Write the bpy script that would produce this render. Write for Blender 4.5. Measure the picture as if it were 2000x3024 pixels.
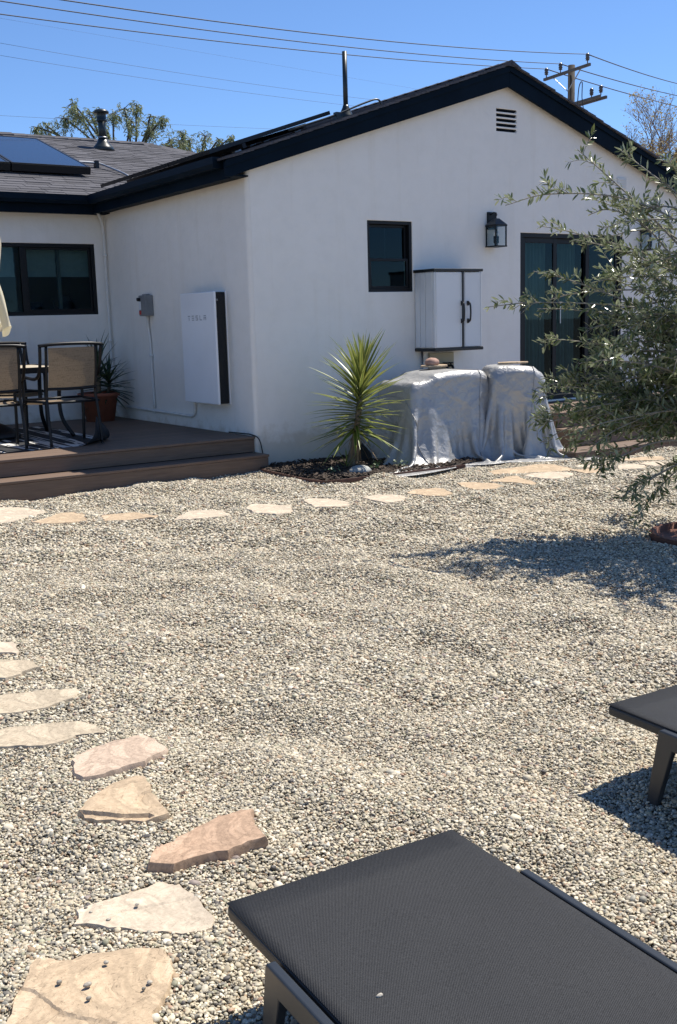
import bpy, bmesh, math, random
import numpy as np
from mathutils import Vector, Matrix, Euler
from mathutils.geometry import delaunay_2d_cdt

random.seed(7); rng = np.random.default_rng(11)
for o in list(bpy.data.objects): bpy.data.objects.remove(o)
scene = bpy.context.scene
COL = scene.collection

# ---------------------------------------------------------------- camera, sky, sun, exposure
cam_data = bpy.data.cameras.new('camera'); cam = bpy.data.objects.new('camera', cam_data); COL.objects.link(cam)
CAM = Vector((-5.333, -9.421, 1.45))
YAW, PITCH, ROLL = math.radians(33.84), math.radians(10.10), math.radians(-1.603)
_f = Vector((math.sin(YAW), math.cos(YAW), 0)); _r = Vector((math.cos(YAW), -math.sin(YAW), 0)); _u = Vector((0, 0, 1))
_fw = _f*math.cos(PITCH) - _u*math.sin(PITCH); _up = _u*math.cos(PITCH) + _f*math.sin(PITCH)
_r2 = _r*math.cos(ROLL) + _up*math.sin(ROLL); _up2 = _up*math.cos(ROLL) - _r*math.sin(ROLL)
mw = Matrix.Identity(4)
for i in range(3):
    mw[i][0] = _r2[i]; mw[i][1] = _up2[i]; mw[i][2] = -_fw[i]; mw[i][3] = CAM[i]
cam.matrix_world = mw
cam_data.sensor_fit = 'VERTICAL'; cam_data.sensor_height = 36; cam_data.sensor_width = 36
cam_data.lens = 37.476; cam_data.clip_end = 1000; cam_data.clip_start = 0.05
scene.camera = cam

SUN = Vector((0.57, 0.045, 1.0)).normalized()
elev = math.asin(SUN.z); az = math.atan2(SUN.x, SUN.y)
world = bpy.data.worlds.new('World'); scene.world = world; world.use_nodes = True
wn = world.node_tree; wn.nodes.clear()
sky = wn.nodes.new('ShaderNodeTexSky'); sky.sky_type = 'NISHITA'; sky.sun_disc = False
sky.sun_elevation = elev; sky.sun_rotation = az; sky.altitude = 0
sky.air_density = 0.75; sky.dust_density = 0.0; sky.ozone_density = 9.0
bg = wn.nodes.new('ShaderNodeBackground'); bg.inputs['Strength'].default_value = 0.115
wo = wn.nodes.new('ShaderNodeOutputWorld')
wn.links.new(sky.outputs[0], bg.inputs[0]); wn.links.new(bg.outputs[0], wo.inputs[0])
sun_d = bpy.data.lights.new('sun', 'SUN'); sun_d.energy = 5.0; sun_d.angle = math.radians(0.53); sun_d.color = (1.0, 0.945, 0.85)
sun = bpy.data.objects.new('sun', sun_d); COL.objects.link(sun)
sun.rotation_euler = SUN.to_track_quat('Z', 'Y').to_euler(); sun.location = (5, 0, 20)
scene.view_settings.view_transform = 'Standard'; scene.view_settings.look = 'None'
scene.view_settings.exposure = 0.55; scene.view_settings.gamma = 1.0
scene.view_settings.use_curve_mapping = False
scene.render.engine = 'CYCLES'
scene.cycles.max_bounces = 8; scene.cycles.transparent_max_bounces = 12

# ---------------------------------------------------------------- helpers
class MB:
    """collects shapes; build() links them as ONE mesh object"""
    def __init__(s): s.v = []; s.f = []
    def add(s, v, f):
        n = len(s.v); s.v += [tuple(p) for p in v]; s.f += [tuple(i+n for i in q) for q in f]; return s
    def box(s, x0, y0, z0, x1, y1, z1, m=None):
        v = [(x0,y0,z0),(x1,y0,z0),(x1,y1,z0),(x0,y1,z0),(x0,y0,z1),(x1,y0,z1),(x1,y1,z1),(x0,y1,z1)]
        if m is not None: v = [tuple(m @ Vector(p)) for p in v]
        return s.add(v, [(0,3,2,1),(4,5,6,7),(0,1,5,4),(1,2,6,5),(2,3,7,6),(3,0,4,7)])
    def bar(s, a, b, w, h, up=(0,0,1)):
        """rectangular bar from a to b, w across, h along up"""
        a = Vector(a); b = Vector(b); d = (b-a); L = d.length; d.normalize()
        side = d.cross(Vector(up)); side.normalize(); u = side.cross(d)
        m = Matrix.Identity(4)
        for i in range(3): m[i][0] = d[i]; m[i][1] = side[i]; m[i][2] = u[i]; m[i][3] = a[i]
        return s.box(0, -w/2, -h/2, L, w/2, h/2, m)
    def tube(s, pts, r, n=8, caps=True):
        pts = [Vector(p) for p in pts]; N = len(pts)
        rs = r if isinstance(r, (list, tuple)) else [r]*N
        t0 = (pts[1]-pts[0]).normalized()
        ref = Vector((0,0,1)) if abs(t0.z) < 0.9 else Vector((1,0,0))
        nrm = (ref - t0*ref.dot(t0)).normalized()
        V = []; 
        for i in range(N):
            t = (pts[min(i+1,N-1)] - pts[max(i-1,0)]); 
            t = t.normalized() if t.length > 1e-9 else t0
            nrm = nrm - t*nrm.dot(t)
            nrm = nrm.normalized() if nrm.length > 1e-6 else t.orthogonal().normalized()
            b = t.cross(nrm)
            for k in range(n):
                a = 2*math.pi*k/n
                V.append(pts[i] + (nrm*math.cos(a) + b*math.sin(a))*rs[i])
        F = []
        for i in range(N-1):
            for k in range(n):
                F.append((i*n+k, i*n+(k+1)%n, (i+1)*n+(k+1)%n, (i+1)*n+k))
        if caps: F.append(tuple(range(n-1,-1,-1))); F.append(tuple((N-1)*n+k for k in range(n)))
        return s.add(V, F)
    def lathe(s, prof, c=(0,0,0), n=24):
        V = []; F = []
        for r, z in prof:
            for k in range(n):
                a = 2*math.pi*k/n; V.append((c[0]+r*math.cos(a), c[1]+r*math.sin(a), c[2]+z))
        for i in range(len(prof)-1):
            for k in range(n): F.append((i*n+k, i*n+(k+1)%n, (i+1)*n+(k+1)%n, (i+1)*n+k))
        F.append(tuple(range(n-1,-1,-1))); F.append(tuple((len(prof)-1)*n+k for k in range(n)))
        return s.add(V, F)
    def grid(s, P, close=False):
        """P[i][j] rows of points"""
        R = len(P); Cn = len(P[0]); V = [p for row in P for p in row]; F = []
        for i in range(R-1):
            for j in range(Cn-(0 if close else 1)):
                F.append((i*Cn+j, i*Cn+(j+1)%Cn, (i+1)*Cn+(j+1)%Cn, (i+1)*Cn+j))
        return s.add(V, F)
    def mesh(s, name):
        me = bpy.data.meshes.new(name); me.from_pydata(s.v, [], s.f); me.update(); return me
    def build(s, name, mat, parent=None, smooth=False, bevel=0, seg=2):
        return link(name, s.mesh(name), mat, parent, smooth, bevel, seg)

def link(name, me, mat, parent=None, smooth=False, bevel=0, seg=2):
    o = bpy.data.objects.new(name, me); COL.objects.link(o)
    if mat is not None and not me.materials: me.materials.append(mat)
    if parent is not None:
        o.parent = parent; o.matrix_parent_inverse = Matrix.Translation(-parent.location)   # shapes are written in world metres
    if smooth: me.polygons.foreach_set('use_smooth', [True]*len(me.polygons))
    if bevel:
        b = o.modifiers.new('bevel', 'BEVEL'); b.width = bevel; b.segments = seg; b.limit_method = 'ANGLE'; b.angle_limit = math.radians(35)
    return o
def tag(o, label=None, cat=None, group=None, kind=None):
    if label: o['label'] = label
    if cat: o['category'] = cat
    if group: o['group'] = group
    if kind: o['kind'] = kind
    return o
def thing(name, label, cat, loc=(0,0,0), group=None):
    o = bpy.data.objects.new(name, None); COL.objects.link(o); o.location = loc; o.empty_display_size = 0.1
    return tag(o, label, cat, group)
def copy_tree(o, parent=None):
    c = o.copy(); COL.objects.link(c)
    if parent is not None: c.parent = parent; c.matrix_parent_inverse = o.matrix_parent_inverse.copy()
    for ch in list(o.children): copy_tree(ch, c)
    return c
def smooth_path(pts, k=6):
    """Catmull-Rom through pts"""
    P = [Vector(p) for p in pts]; P = [P[0]*2-P[1]] + P + [P[-1]*2-P[-2]]; out = []
    for i in range(1, len(P)-2):
        for j in range(k):
            t = j/k; a, b, c, d = P[i-1], P[i], P[i+1], P[i+2]
            out.append(0.5*((2*b) + (c-a)*t + (2*a-5*b+4*c-d)*t*t + (3*b-a-3*c+d)*t**3))
    out.append(P[-2]); return out
def inpoly(x, y, poly):
    c = False; n = len(poly)
    for i in range(n):
        x0, y0 = poly[i]; x1, y1 = poly[i-1]
        if (y0 > y) != (y1 > y) and x < (x1-x0)*(y-y0)/(y1-y0)+x0: c = not c
    return c
def inpoly_np(X, Y, poly):
    c = np.zeros(X.shape, bool); n = len(poly)
    for i in range(n):
        x0, y0 = poly[i]; x1, y1 = poly[i-1]
        if y0 == y1: continue
        c ^= ((y0 > Y) != (y1 > Y)) & (X < (x1-x0)*(Y-y0)/(y1-y0)+x0)
    return c
def slab(outline, holes, fmap, t0, t1):
    """flat plate with rectangular holes: outline and holes in 2D, fmap(u,v,t)->3D, from depth t0 to t1"""
    pts = [Vector(p) for p in outline]; edges = [(i,(i+1)%len(pts)) for i in range(len(pts))]
    loops = [list(range(len(pts)))]
    for h in holes:
        b = len(pts); pts += [Vector(p) for p in h]; edges += [(b+i, b+(i+1)%len(h)) for i in range(len(h))]; loops.append(list(range(b, b+len(h))))
    vo, eo, fo, *_ = delaunay_2d_cdt(pts, edges, [], 1, 1e-6)
    mb = MB(); n = len(vo); F = []
    for f in fo:
        c = sum((Vector(vo[i]) for i in f), Vector((0,0)))/len(f)
        if any(inpoly(c.x, c.y, [tuple(p) for p in h]) for h in holes): continue
        F.append(tuple(f))
    V = [fmap(p.x, p.y, t0) for p in vo] + [fmap(p.x, p.y, t1) for p in vo]
    FF = list(F) + [tuple(i+n for i in reversed(f)) for f in F]
    for lp in loops:
        for i in range(len(lp)):
            a, b = lp[i], lp[(i+1)%len(lp)]; FF.append((a, b, b+n, a+n))
    mb.add(V, FF)
    me = mb.mesh('plate'); bm = bmesh.new(); bm.from_mesh(me); bmesh.ops.recalc_face_normals(bm, faces=bm.faces); bm.to_mesh(me); bm.free()
    return me

# ---------------------------------------------------------------- materials
MATS = {}
def nodes(name):
    m = bpy.data.materials.new(name); m.use_nodes = True; nt = m.node_tree; nt.nodes.clear()
    out = nt.nodes.new('ShaderNodeOutputMaterial'); p = nt.nodes.new('ShaderNodeBsdfPrincipled'); nt.links.new(p.outputs[0], out.inputs[0])
    MATS[name] = m; return m, nt, p, out
def N(nt, typ, **kw):
    n = nt.nodes.new(typ)
    for k, v in kw.items():
        if k in n.inputs: n.inputs[k].default_value = v
        else: setattr(n, k, v)
    return n
def coords(nt, out='Object', scale=(1,1,1), rot=(0,0,0)):
    tc = nt.nodes.new('ShaderNodeTexCoord'); mp = nt.nodes.new('ShaderNodeMapping'); mp.inputs['Scale'].default_value = scale; mp.inputs['Rotation'].default_value = rot
    nt.links.new(tc.outputs[out], mp.inputs[0]); return mp.outputs[0]
def ramp(nt, fac, stops, interp='LINEAR'):
    r = nt.nodes.new('ShaderNodeValToRGB'); r.color_ramp.interpolation = interp; e = r.color_ramp.elements
    while len(e) < len(stops): e.new(0.5)
    for i, (p, c) in enumerate(stops): e[i].position = p; e[i].color = (*c, 1) if len(c) == 3 else c
    nt.links.new(fac, r.inputs[0]); return r.outputs[0]
def mix(nt, fac, a, b, mode='MIX'):
    m = nt.nodes.new('ShaderNodeMix'); m.data_type = 'RGBA'; m.blend_type = mode
    for s, v in ((m.inputs[0], fac), (m.inputs[6], a), (m.inputs[7], b)):
        if hasattr(v, 'is_linked') or hasattr(v, 'links'): nt.links.new(v, s)
        elif isinstance(v, (int, float)): s.default_value = v
        else: s.default_value = (*v, 1)
    return m.outputs[2]
def bump(nt, p, h, strength=0.3, dist=0.01):
    b = nt.nodes.new('ShaderNodeBump'); b.inputs['Strength'].default_value = strength; b.inputs['Distance'].default_value = dist
    nt.links.new(h, b.inputs['Height']); nt.links.new(b.outputs[0], p.inputs['Normal']); return b
def simple(name, col, rough=0.6, metal=0.0, var=0.0, vscale=4, bmp=0.0, bscale=60, spec=0.5, rand=0.0, bdist=0.004, scale=(1,1,1)):
    m, nt, p, out = nodes(name)
    p.inputs['Roughness'].default_value = rough; p.inputs['Metallic'].default_value = metal; p.inputs['Specular IOR Level'].default_value = spec
    p.inputs['Base Color'].default_value = (*col, 1); c = None
    co = coords(nt, 'Object', scale)
    if var:
        n = N(nt, 'ShaderNodeTexNoise', Scale=vscale, Detail=6.0, Roughness=0.6); nt.links.new(co, n.inputs[0])
        c = ramp(nt, n.outputs[0], [(0.3, tuple(x*(1-var) for x in col)), (0.7, tuple(min(1, x*(1+var)) for x in col))])
    if rand:
        oi = nt.nodes.new('ShaderNodeObjectInfo')
        rr = ramp(nt, oi.outputs['Random'], [(0, (1-rand,)*3), (1, (1+rand,)*3)])
        c = mix(nt, 1.0, c if c is not None else col, rr, 'MULTIPLY')
    if c is not None: nt.links.new(c, p.inputs['Base Color'])
    if bmp:
        n = N(nt, 'ShaderNodeTexNoise', Scale=bscale, Detail=8.0, Roughness=0.65); nt.links.new(co, n.inputs[0]); bump(nt, p, n.outputs[0], bmp, bdist)
    return m
def stucco():
    m, nt, p, out = nodes('stucco'); co = coords(nt)
    a = N(nt, 'ShaderNodeTexNoise', Scale=0.9, Detail=8.0, Roughness=0.65); nt.links.new(co, a.inputs[0])
    b = N(nt, 'ShaderNodeTexNoise', Scale=6.0, Detail=6.0, Roughness=0.6); nt.links.new(co, b.inputs[0])
    c1 = ramp(nt, a.outputs[0], [(0.3, (.80,.765,.71)), (0.6, (.835,.80,.745))])
    c2 = ramp(nt, b.outputs[0], [(0.30, (.965,.965,.96)), (0.55, (1,1,1))])
    # mud splash along the foot of the wall, uneven in height
    sz = nt.nodes.new('ShaderNodeSeparateXYZ'); nt.links.new(co, sz.inputs[0]); sp = N(nt, 'ShaderNodeMath', operation='MULTIPLY_ADD'); nt.links.new(b.outputs[0], sp.inputs[0]); sp.inputs[1].default_value = -.55; nt.links.new(sz.outputs[2], sp.inputs[2])
    c3 = ramp(nt, sp.outputs[0], [(0.0, (.80,.76,.70)), (.12, (1,1,1))])
    # old rain runs: streaks stretched down the wall
    st = N(nt, 'ShaderNodeTexNoise', Scale=1.0, Detail=5.0, Roughness=.6); nt.links.new(coords(nt, 'Object', (5,5,.35)), st.inputs[0]); c4 = ramp(nt, st.outputs[0], [(.28,(.95,.94,.92)),(.45,(1,1,1))])
    nt.links.new(mix(nt, 1.0, mix(nt, 1.0, mix(nt, 1.0, c1, c2, 'MULTIPLY'), c3, 'MULTIPLY'), c4, 'MULTIPLY'), p.inputs['Base Color']); p.inputs['Roughness'].default_value = 0.85
    p.inputs['Specular IOR Level'].default_value = 0.2
    h1 = N(nt, 'ShaderNodeTexNoise', Scale=9.0, Detail=3.0, Roughness=0.5); nt.links.new(co, h1.inputs[0])
    h2 = N(nt, 'ShaderNodeTexNoise', Scale=140.0, Detail=4.0, Roughness=0.6); nt.links.new(co, h2.inputs[0])
    ad = N(nt, 'ShaderNodeMath', operation='MULTIPLY_ADD'); nt.links.new(h2.outputs[0], ad.inputs[0]); ad.inputs[1].default_value = 0.22; nt.links.new(h1.outputs[0], ad.inputs[2])
    bump(nt, p, ad.outputs[0], 0.55, 0.012); return m
STUCCO = stucco()
TRIM = simple('navy_black_paint', (.002,.0078,.0165), 0.6, var=.25, vscale=3, bmp=.12, bscale=35, spec=.08)
GUTTER = simple('gutter_paint', (.002,.0082,.017), 0.5, var=.2, vscale=5, spec=.12)
FRAME = simple('black_window_frame', (.005,.006,.008), 0.45, spec=.3)
BLACK = simple('black_plastic', (.012,.012,.013), 0.45, var=.2, vscale=20)
TUBE = simple('black_metal_tube', (.006,.006,.007), 0.42, var=.2, vscale=12, spec=.3)
SHINGLE = simple('shingle_granules', (.085,.083,.092), 0.9, var=.25, vscale=60, bmp=.7, bscale=350, rand=.28, bdist=.003, spec=.25)
WHITEM = simple('white_enamel', (.80,.81,.83), 0.22, var=.03, vscale=2)
GLASSBLK = simple('black_glass', (.004,.005,.007), 0.08)
GREYBOX = simple('grey_powder_coat', (.20,.21,.22), 0.45, var=.15, vscale=10)
PAINTPIPE = simple('painted_conduit', (.68,.67,.64), 0.6, var=.08, vscale=8)
STEEL = simple('galvanised_steel', (.42,.43,.44), 0.38, 0.8, var=.15, vscale=14)
def decking():
    m, nt, p, out = nodes('composite_decking'); co = coords(nt, 'Object', (1.2, 22, 22))
    n = N(nt, 'ShaderNodeTexNoise', Scale=3.0, Detail=8.0, Roughness=0.6); nt.links.new(co, n.inputs[0])
    c = ramp(nt, n.outputs[0], [(0.3, (.115,.072,.048)), (0.7, (.18,.119,.083))])
    oi = nt.nodes.new('ShaderNodeObjectInfo'); rr = ramp(nt, oi.outputs['Random'], [(0,(.88,.88,.88)),(1,(1.1,1.1,1.1))])
    nt.links.new(mix(nt, 1.0, c, rr, 'MULTIPLY'), p.inputs['Base Color']); p.inputs['Roughness'].default_value = .62
    bump(nt, p, n.outputs[0], .25, .003); return m
DECK = decking()
def glass(name, tint, spec=1.0):
    m, nt, p, out = nodes(name); nt.nodes.remove(p)
    t = N(nt, 'ShaderNodeBsdfTransparent'); t.inputs[0].default_value = (*tint, 1)
    g = N(nt, 'ShaderNodeBsdfGlossy', Roughness=0.015); g.inputs[0].default_value = (spec*.42, spec*.62, spec*.74, 1)
    fr = N(nt, 'ShaderNodeFresnel', IOR=1.5)
    ge = nt.nodes.new('ShaderNodeNewGeometry'); io = N(nt, 'ShaderNodeMapRange'); nt.links.new(ge.outputs['Backfacing'], io.inputs['Value']); io.inputs['To Min'].default_value = 1.5; io.inputs['To Max'].default_value = 1/1.5; nt.links.new(io.outputs[0], fr.inputs['IOR'])
    mx = nt.nodes.new('ShaderNodeMixShader')
    nt.links.new(fr.outputs[0], mx.inputs[0]); nt.links.new(t.outputs[0], mx.inputs[1]); nt.links.new(g.outputs[0], mx.inputs[2]); nt.links.new(mx.outputs[0], out.inputs[0]); return m
GLASS = glass('window_glass', (.36,.50,.52), .75); CLEAR = glass('lantern_glass', (.86,.88,.88))
ROOM = simple('dim_room_paint', (.16,.17,.16), 0.9); HOLLOW = simple('hollow_shade_colour', (.012,.016,.02), 0.95)  # second is near-black: shade of unlit rooms and hollows put into the colour
SHADE = simple('roman_shade_cloth', (.40,.41,.38), 0.9, var=.08, vscale=20)
CURTAIN = simple('grey_green_curtain', (.21,.26,.25), 0.9, var=.1, vscale=6)

# stepping stone outlines, metres on the ground (thickness, outline)
STONES = {
    'big': (0.035, [(-4.852, -7.405), (-4.828, -7.356), (-4.807, -7.322), (-4.761, -7.253), (-4.721, -7.205), (-4.695, -7.158), (-4.659, -7.183), (-4.645, -7.201), (-4.552, -7.229), (-4.508, -7.245), (-4.442, -7.291), (-4.436, -7.316), (-4.435, -7.351), (-4.446, -7.392), (-4.48, -7.446), (-4.516, -7.487), (-4.558, -7.52), (-4.573, -7.551), (-4.594, -7.582), (-4.681, -7.55), (-4.794, -7.467)]),
    'cream': (0.022, [(-4.571, -7.069), (-4.553, -7.049), (-4.542, -7.003), (-4.443, -7.001), (-4.315, -6.991), (-4.3, -6.992), (-4.267, -7.038), (-4.263, -7.09), (-4.263, -7.167), (-4.27, -7.246), (-4.287, -7.271), (-4.311, -7.281), (-4.366, -7.262), (-4.461, -7.174), (-4.524, -7.113)]),
    'red': (0.050, [(-4.313, -6.939), (-4.272, -6.88), (-4.227, -6.86), (-4.135, -6.834), (-4.041, -6.811), (-3.953, -6.808), (-3.924, -6.823), (-3.969, -6.906), (-3.979, -6.965), (-3.987, -7.017), (-4.039, -7.002), (-4.106, -7.006), (-4.208, -6.983), (-4.262, -6.988)]),
    'tan': (0.045, [(-4.347, -6.518), (-4.298, -6.46), (-4.255, -6.433), (-4.16, -6.396), (-4.107, -6.395), (-4.09, -6.425), (-4.101, -6.489), (-4.116, -6.585), (-4.134, -6.702), (-4.147, -6.699), (-4.203, -6.677), (-4.262, -6.639), (-4.319, -6.596), (-4.349, -6.559)]),
    'pink': (0.040, [(-4.225, -6.126), (-4.21, -6.102), (-4.086, -6.067), (-3.973, -6.056), (-3.938, -6.067), (-3.92, -6.128), (-3.922, -6.232), (-3.932, -6.253), (-3.987, -6.275), (-4.083, -6.298), (-4.179, -6.3), (-4.243, -6.285), (-4.256, -6.241), (-4.244, -6.182)]),
    'l6': (0.035, [(-4.444, -5.772), (-4.392, -5.65), (-4.326, -5.677), (-4.184, -5.729), (-4.062, -5.792), (-4.03, -5.861), (-4.025, -5.948), (-4.068, -5.925), (-4.119, -5.906), (-4.206, -5.938), (-4.252, -5.931), (-4.378, -5.852)]),
    'l7': (0.035, [(-4.347, -5.42), (-4.275, -5.283), (-4.214, -5.306), (-4.06, -5.365), (-3.941, -5.434), (-3.948, -5.467), (-3.993, -5.533), (-4.053, -5.546), (-4.14, -5.561), (-4.22, -5.544), (-4.278, -5.517)]),
    'l8': (0.035, [(-4.203, -5.077), (-4.115, -4.824), (-4.078, -4.853), (-3.973, -4.929), (-3.968, -5.064), (-4.002, -5.066), (-4.07, -5.113), (-4.139, -5.128)]),
    'l9': (0.030, [(-4.089, -4.681), (-4.024, -4.512), (-3.984, -4.538), (-3.936, -4.592), (-3.961, -4.735), (-3.981, -4.785), (-4.043, -4.735)]),
    'r1': (0.025, [(-3.1, -1.244), (-2.888, -0.606), (-2.822, -0.668), (-2.661, -0.796), (-2.59, -1.179), (-2.723, -1.243), (-2.903, -1.377), (-3.04, -1.395)]),
    'r2': (0.025, [(-2.857, -1.544), (-2.746, -1.473), (-2.584, -1.321), (-2.442, -1.317), (-2.401, -1.491), (-2.497, -1.75), (-2.634, -1.766), (-2.75, -1.717)]),
    'r3': (0.025, [(-2.327, -1.61), (-2.235, -1.593), (-2.074, -1.691), (-1.988, -1.953), (-2.047, -2.018), (-2.218, -1.958), (-2.401, -1.866), (-2.375, -1.765)]),
    'r4': (0.025, [(-1.972, -2.164), (-1.82, -2.028), (-1.727, -1.929), (-1.607, -2.02), (-1.516, -2.106), (-1.546, -2.302), (-1.648, -2.327), (-1.814, -2.281)]),
    'r5': (0.025, [(-1.327, -2.112), (-1.21, -2.002), (-1.062, -2.058), (-0.988, -2.239), (-1.079, -2.45), (-1.169, -2.546), (-1.287, -2.537), (-1.382, -2.374)]),
    'r6': (0.025, [(-0.789, -2.126), (-0.7, -2.093), (-0.581, -2.171), (-0.543, -2.417), (-0.622, -2.567), (-0.737, -2.579), (-0.895, -2.473), (-0.847, -2.322)]),
    'r7': (0.025, [(-0.353, -2.329), (-0.212, -2.317), (-0.081, -2.381), (-0.035, -2.463), (-0.058, -2.586), (-0.218, -2.702), (-0.373, -2.702), (-0.38, -2.548)]),
    'r8': (0.025, [(0.052, -2.409), (0.246, -2.315), (0.454, -2.316), (0.415, -2.479), (0.32, -2.705), (0.185, -2.734), (0.077, -2.643)]),
    'r9': (0.022, [(0.709, -2.291), (0.831, -2.312), (0.959, -2.509), (0.918, -2.675), (0.733, -2.735), (0.621, -2.665), (0.628, -2.433)]),
    'r10': (0.020, [(1.003, -2.376), (1.305, -2.285), (1.388, -2.334), (1.304, -2.62), (1.21, -2.772), (1.141, -2.787), (1.129, -2.607), (1.045, -2.482)]),
    'r11': (0.020, [(1.459, -2.335), (1.626, -2.29), (1.799, -2.367), (1.909, -2.539), (1.807, -2.637), (1.633, -2.692), (1.496, -2.667), (1.454, -2.548)]),
    'r12': (0.020, [(1.444, -1.886), (1.612, -1.866), (1.893, -1.892), (2.146, -1.882), (2.213, -1.992), (2.105, -2.368), (1.981, -2.405), (1.769, -2.313), (1.5, -2.163), (1.328, -2.086)]),
    'r13': (0.020, [(2.017, -2.379), (2.197, -2.398), (2.335, -2.514), (2.281, -2.635), (2.077, -2.685), (1.944, -2.634)]),
    'r14': (0.020, [(2.219, -2.227), (2.475, -2.222), (2.772, -2.253), (2.633, -2.385), (2.419, -2.47), (2.261, -2.387)]),
    'r15': (0.020, [(2.39, -2.632), (2.588, -2.473), (2.73, -2.486), (2.796, -2.62), (2.702, -2.722), (2.542, -2.788)]),
    'r16': (0.020, [(2.804, -2.258), (3.008, -2.212), (3.313, -2.235), (3.441, -2.294), (3.205, -2.534), (2.983, -2.43)]),
    'r17': (0.020, [(2.789, -2.547), (2.949, -2.507), (3.064, -2.57), (3.072, -2.704), (2.943, -2.838), (2.756, -2.777)]),
}

# ================================================================ SETTING: ground
def ground_h(x, y):
    z = rough_h(x, y)
    for key, (th, poly) in STONES.items():           # gravel is heaped up against the stepping stones
        q = np.array(poly); lo = q.min(0)-.3; hi = q.max(0)+.3
        k = (x > lo[0]) & (x < hi[0]) & (y > lo[1]) & (y < hi[1])
        if not k.any(): continue
        X, Y = x[k], y[k]; d = np.full(X.shape, 9.)
        for i in range(len(q)):
            a, b = q[i-1], q[i]; e = b-a; t = np.clip(((X-a[0])*e[0]+(Y-a[1])*e[1])/(e@e+1e-9), 0, 1)
            d = np.minimum(d, np.hypot(X-a[0]-t*e[0], Y-a[1]-t*e[1]))
        d = np.where(inpoly_np(X, Y, [tuple(v) for v in q]), 0, d); w = np.exp(-(d/.11)**2)
        tgt = th-{'red':.030,'tan':.020,'pink':.016,'cream':.003,'big':.008}.get(key, .011)
        z[k] = z[k]*(1-w)+tgt*w
    return z
def rough_h(x, y):
    """gentle unevenness of raked gravel, metres"""
    r = np.random.default_rng(5); z = np.zeros_like(x)
    for _ in range(46):
        wl = r.uniform(.16, 1.1); a = r.uniform(0, 2*math.pi); ph = r.uniform(0, 6.28)
        z += 0.0042*wl**.75*np.sin((x*math.cos(a)+y*math.sin(a))*2*math.pi/wl+ph)
    return z
def gravel_base():
    m, nt, p, out = nodes('gravel_fines'); co = coords(nt)
    v = N(nt, 'ShaderNodeTexVoronoi', Scale=85.0); nt.links.new(co, v.inputs[0])
    hs = nt.nodes.new('ShaderNodeSeparateColor'); nt.links.new(v.outputs['Color'], hs.inputs[0])
    c = ramp(nt, hs.outputs[0], [(0,(.13,.112,.085)),(.3,(.25,.22,.165)),(.6,(.34,.30,.23)),(1,(.47,.43,.35))])
    nt.links.new(c, p.inputs['Base Color']); p.inputs['Roughness'].default_value = .85
    iv = N(nt, 'ShaderNodeMath', operation='MULTIPLY'); nt.links.new(v.outputs['Distance'], iv.inputs[0]); iv.inputs[1].default_value = -1
    bump(nt, p, iv.outputs[0], .9, .02); return m
GB = gravel_base()
xs = np.arange(-8, 6.01, .07); ys = np.arange(-11, 1.01, .07)
GX, GY = np.meshgrid(xs, ys); GZ = ground_h(GX, GY)-.012
mb = MB(); mb.grid([[(GX[i,j], GY[i,j], GZ[i,j]) for j in range(len(xs))] for i in range(len(ys))])
tag(mb.build('gravel_bed', GB, None, True), kind='structure')
SOIL = simple('dry_earth', (.20,.16,.12), .95, var=.3, vscale=.8, bmp=.4, bscale=12)
tag(MB().add([(-400,-400,-.09),(400,-400,-.09),(400,400,-.09),(-400,400,-.09)], [(0,1,2,3)]).build('ground', SOIL), kind='structure')

# ================================================================ HOUSE
house = thing('house', 'white stucco single-storey house with dark trim and shingled gable roof', 'house')
L = 3.62; RX = 3.385; RZ = 4.24; SL = .335; SR = .345; OV = .22; RK = -.10
XR = 6.86
zL = lambda x: RZ - SL*(RX-x); zR = lambda x: RZ - SR*(x-RX)
# gable wall with window and sliding door openings
gable_out = [(0.04, -.1), (XR, -.1), (XR, zR(XR)-.13), (RX, RZ-.13), (.04, zL(.04)-.13)]
WIN = (1.45, 1.756, 2.05, 2.50); DOOR = (3.655, .44, 5.41, 2.42); VENT = (3.278, 3.52, 3.59, 3.778)
rect = lambda r: [(r[0], r[1]), (r[2], r[1]), (r[2], r[3]), (r[0], r[3])]
vh = []
for k in range(5):
    z1 = VENT[3]-.004-k*.053; vh.append((VENT[0], z1-.032, VENT[2], z1))
me = slab(gable_out, [rect(WIN), rect(DOOR)] + [rect(v) for v in vh], lambda u, v, t: (u, t, v), 0.0, .16)
link('gable_wall', me, STUCCO, house, bevel=.006)
# side wall plus the rounded stucco corner
me = slab([(.04, -.1), (L+.2, -.1), (L+.2, 2.99), (.04, 2.99)], [], lambda u, v, t: (t, u, v), 0.0, .16)
link('side_wall', me, STUCCO, house)
mb = MB(); P = []
for k in range(9):
    a = math.pi/2*k/8; P.append([(.04-.04*math.cos(a), .04-.04*math.sin(a), z) for z in (-.1, 1, 2, 3.0)])
mb.grid(P); mb.build('wall_corner', STUCCO, house, True)
# left wing wall with the wide window opening
LW = (-2.35, 1.63, -.152, 2.492)
me = slab([(-6.5, -.1), (0, -.1), (0, 2.95), (-6.5, 2.95)], [rect(LW)], lambda u, v, t: (u, t, v), L, L+.16)
link('window_wall', me, STUCCO, house, bevel=.006)
# far and hidden walls so the house is closed
MB().box(XR-.16, .16, -.1, XR, 9, 2.9).build('end_wall', STUCCO, house)
MB().box(-6.5, L+.16, -.1, -6.34, 11.5, 2.9).build('end_wall', STUCCO, house)
MB().box(-6.5, 11.5, -.1, 7, 11.66, 2.9).build('rear_wall', STUCCO, house)
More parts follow.
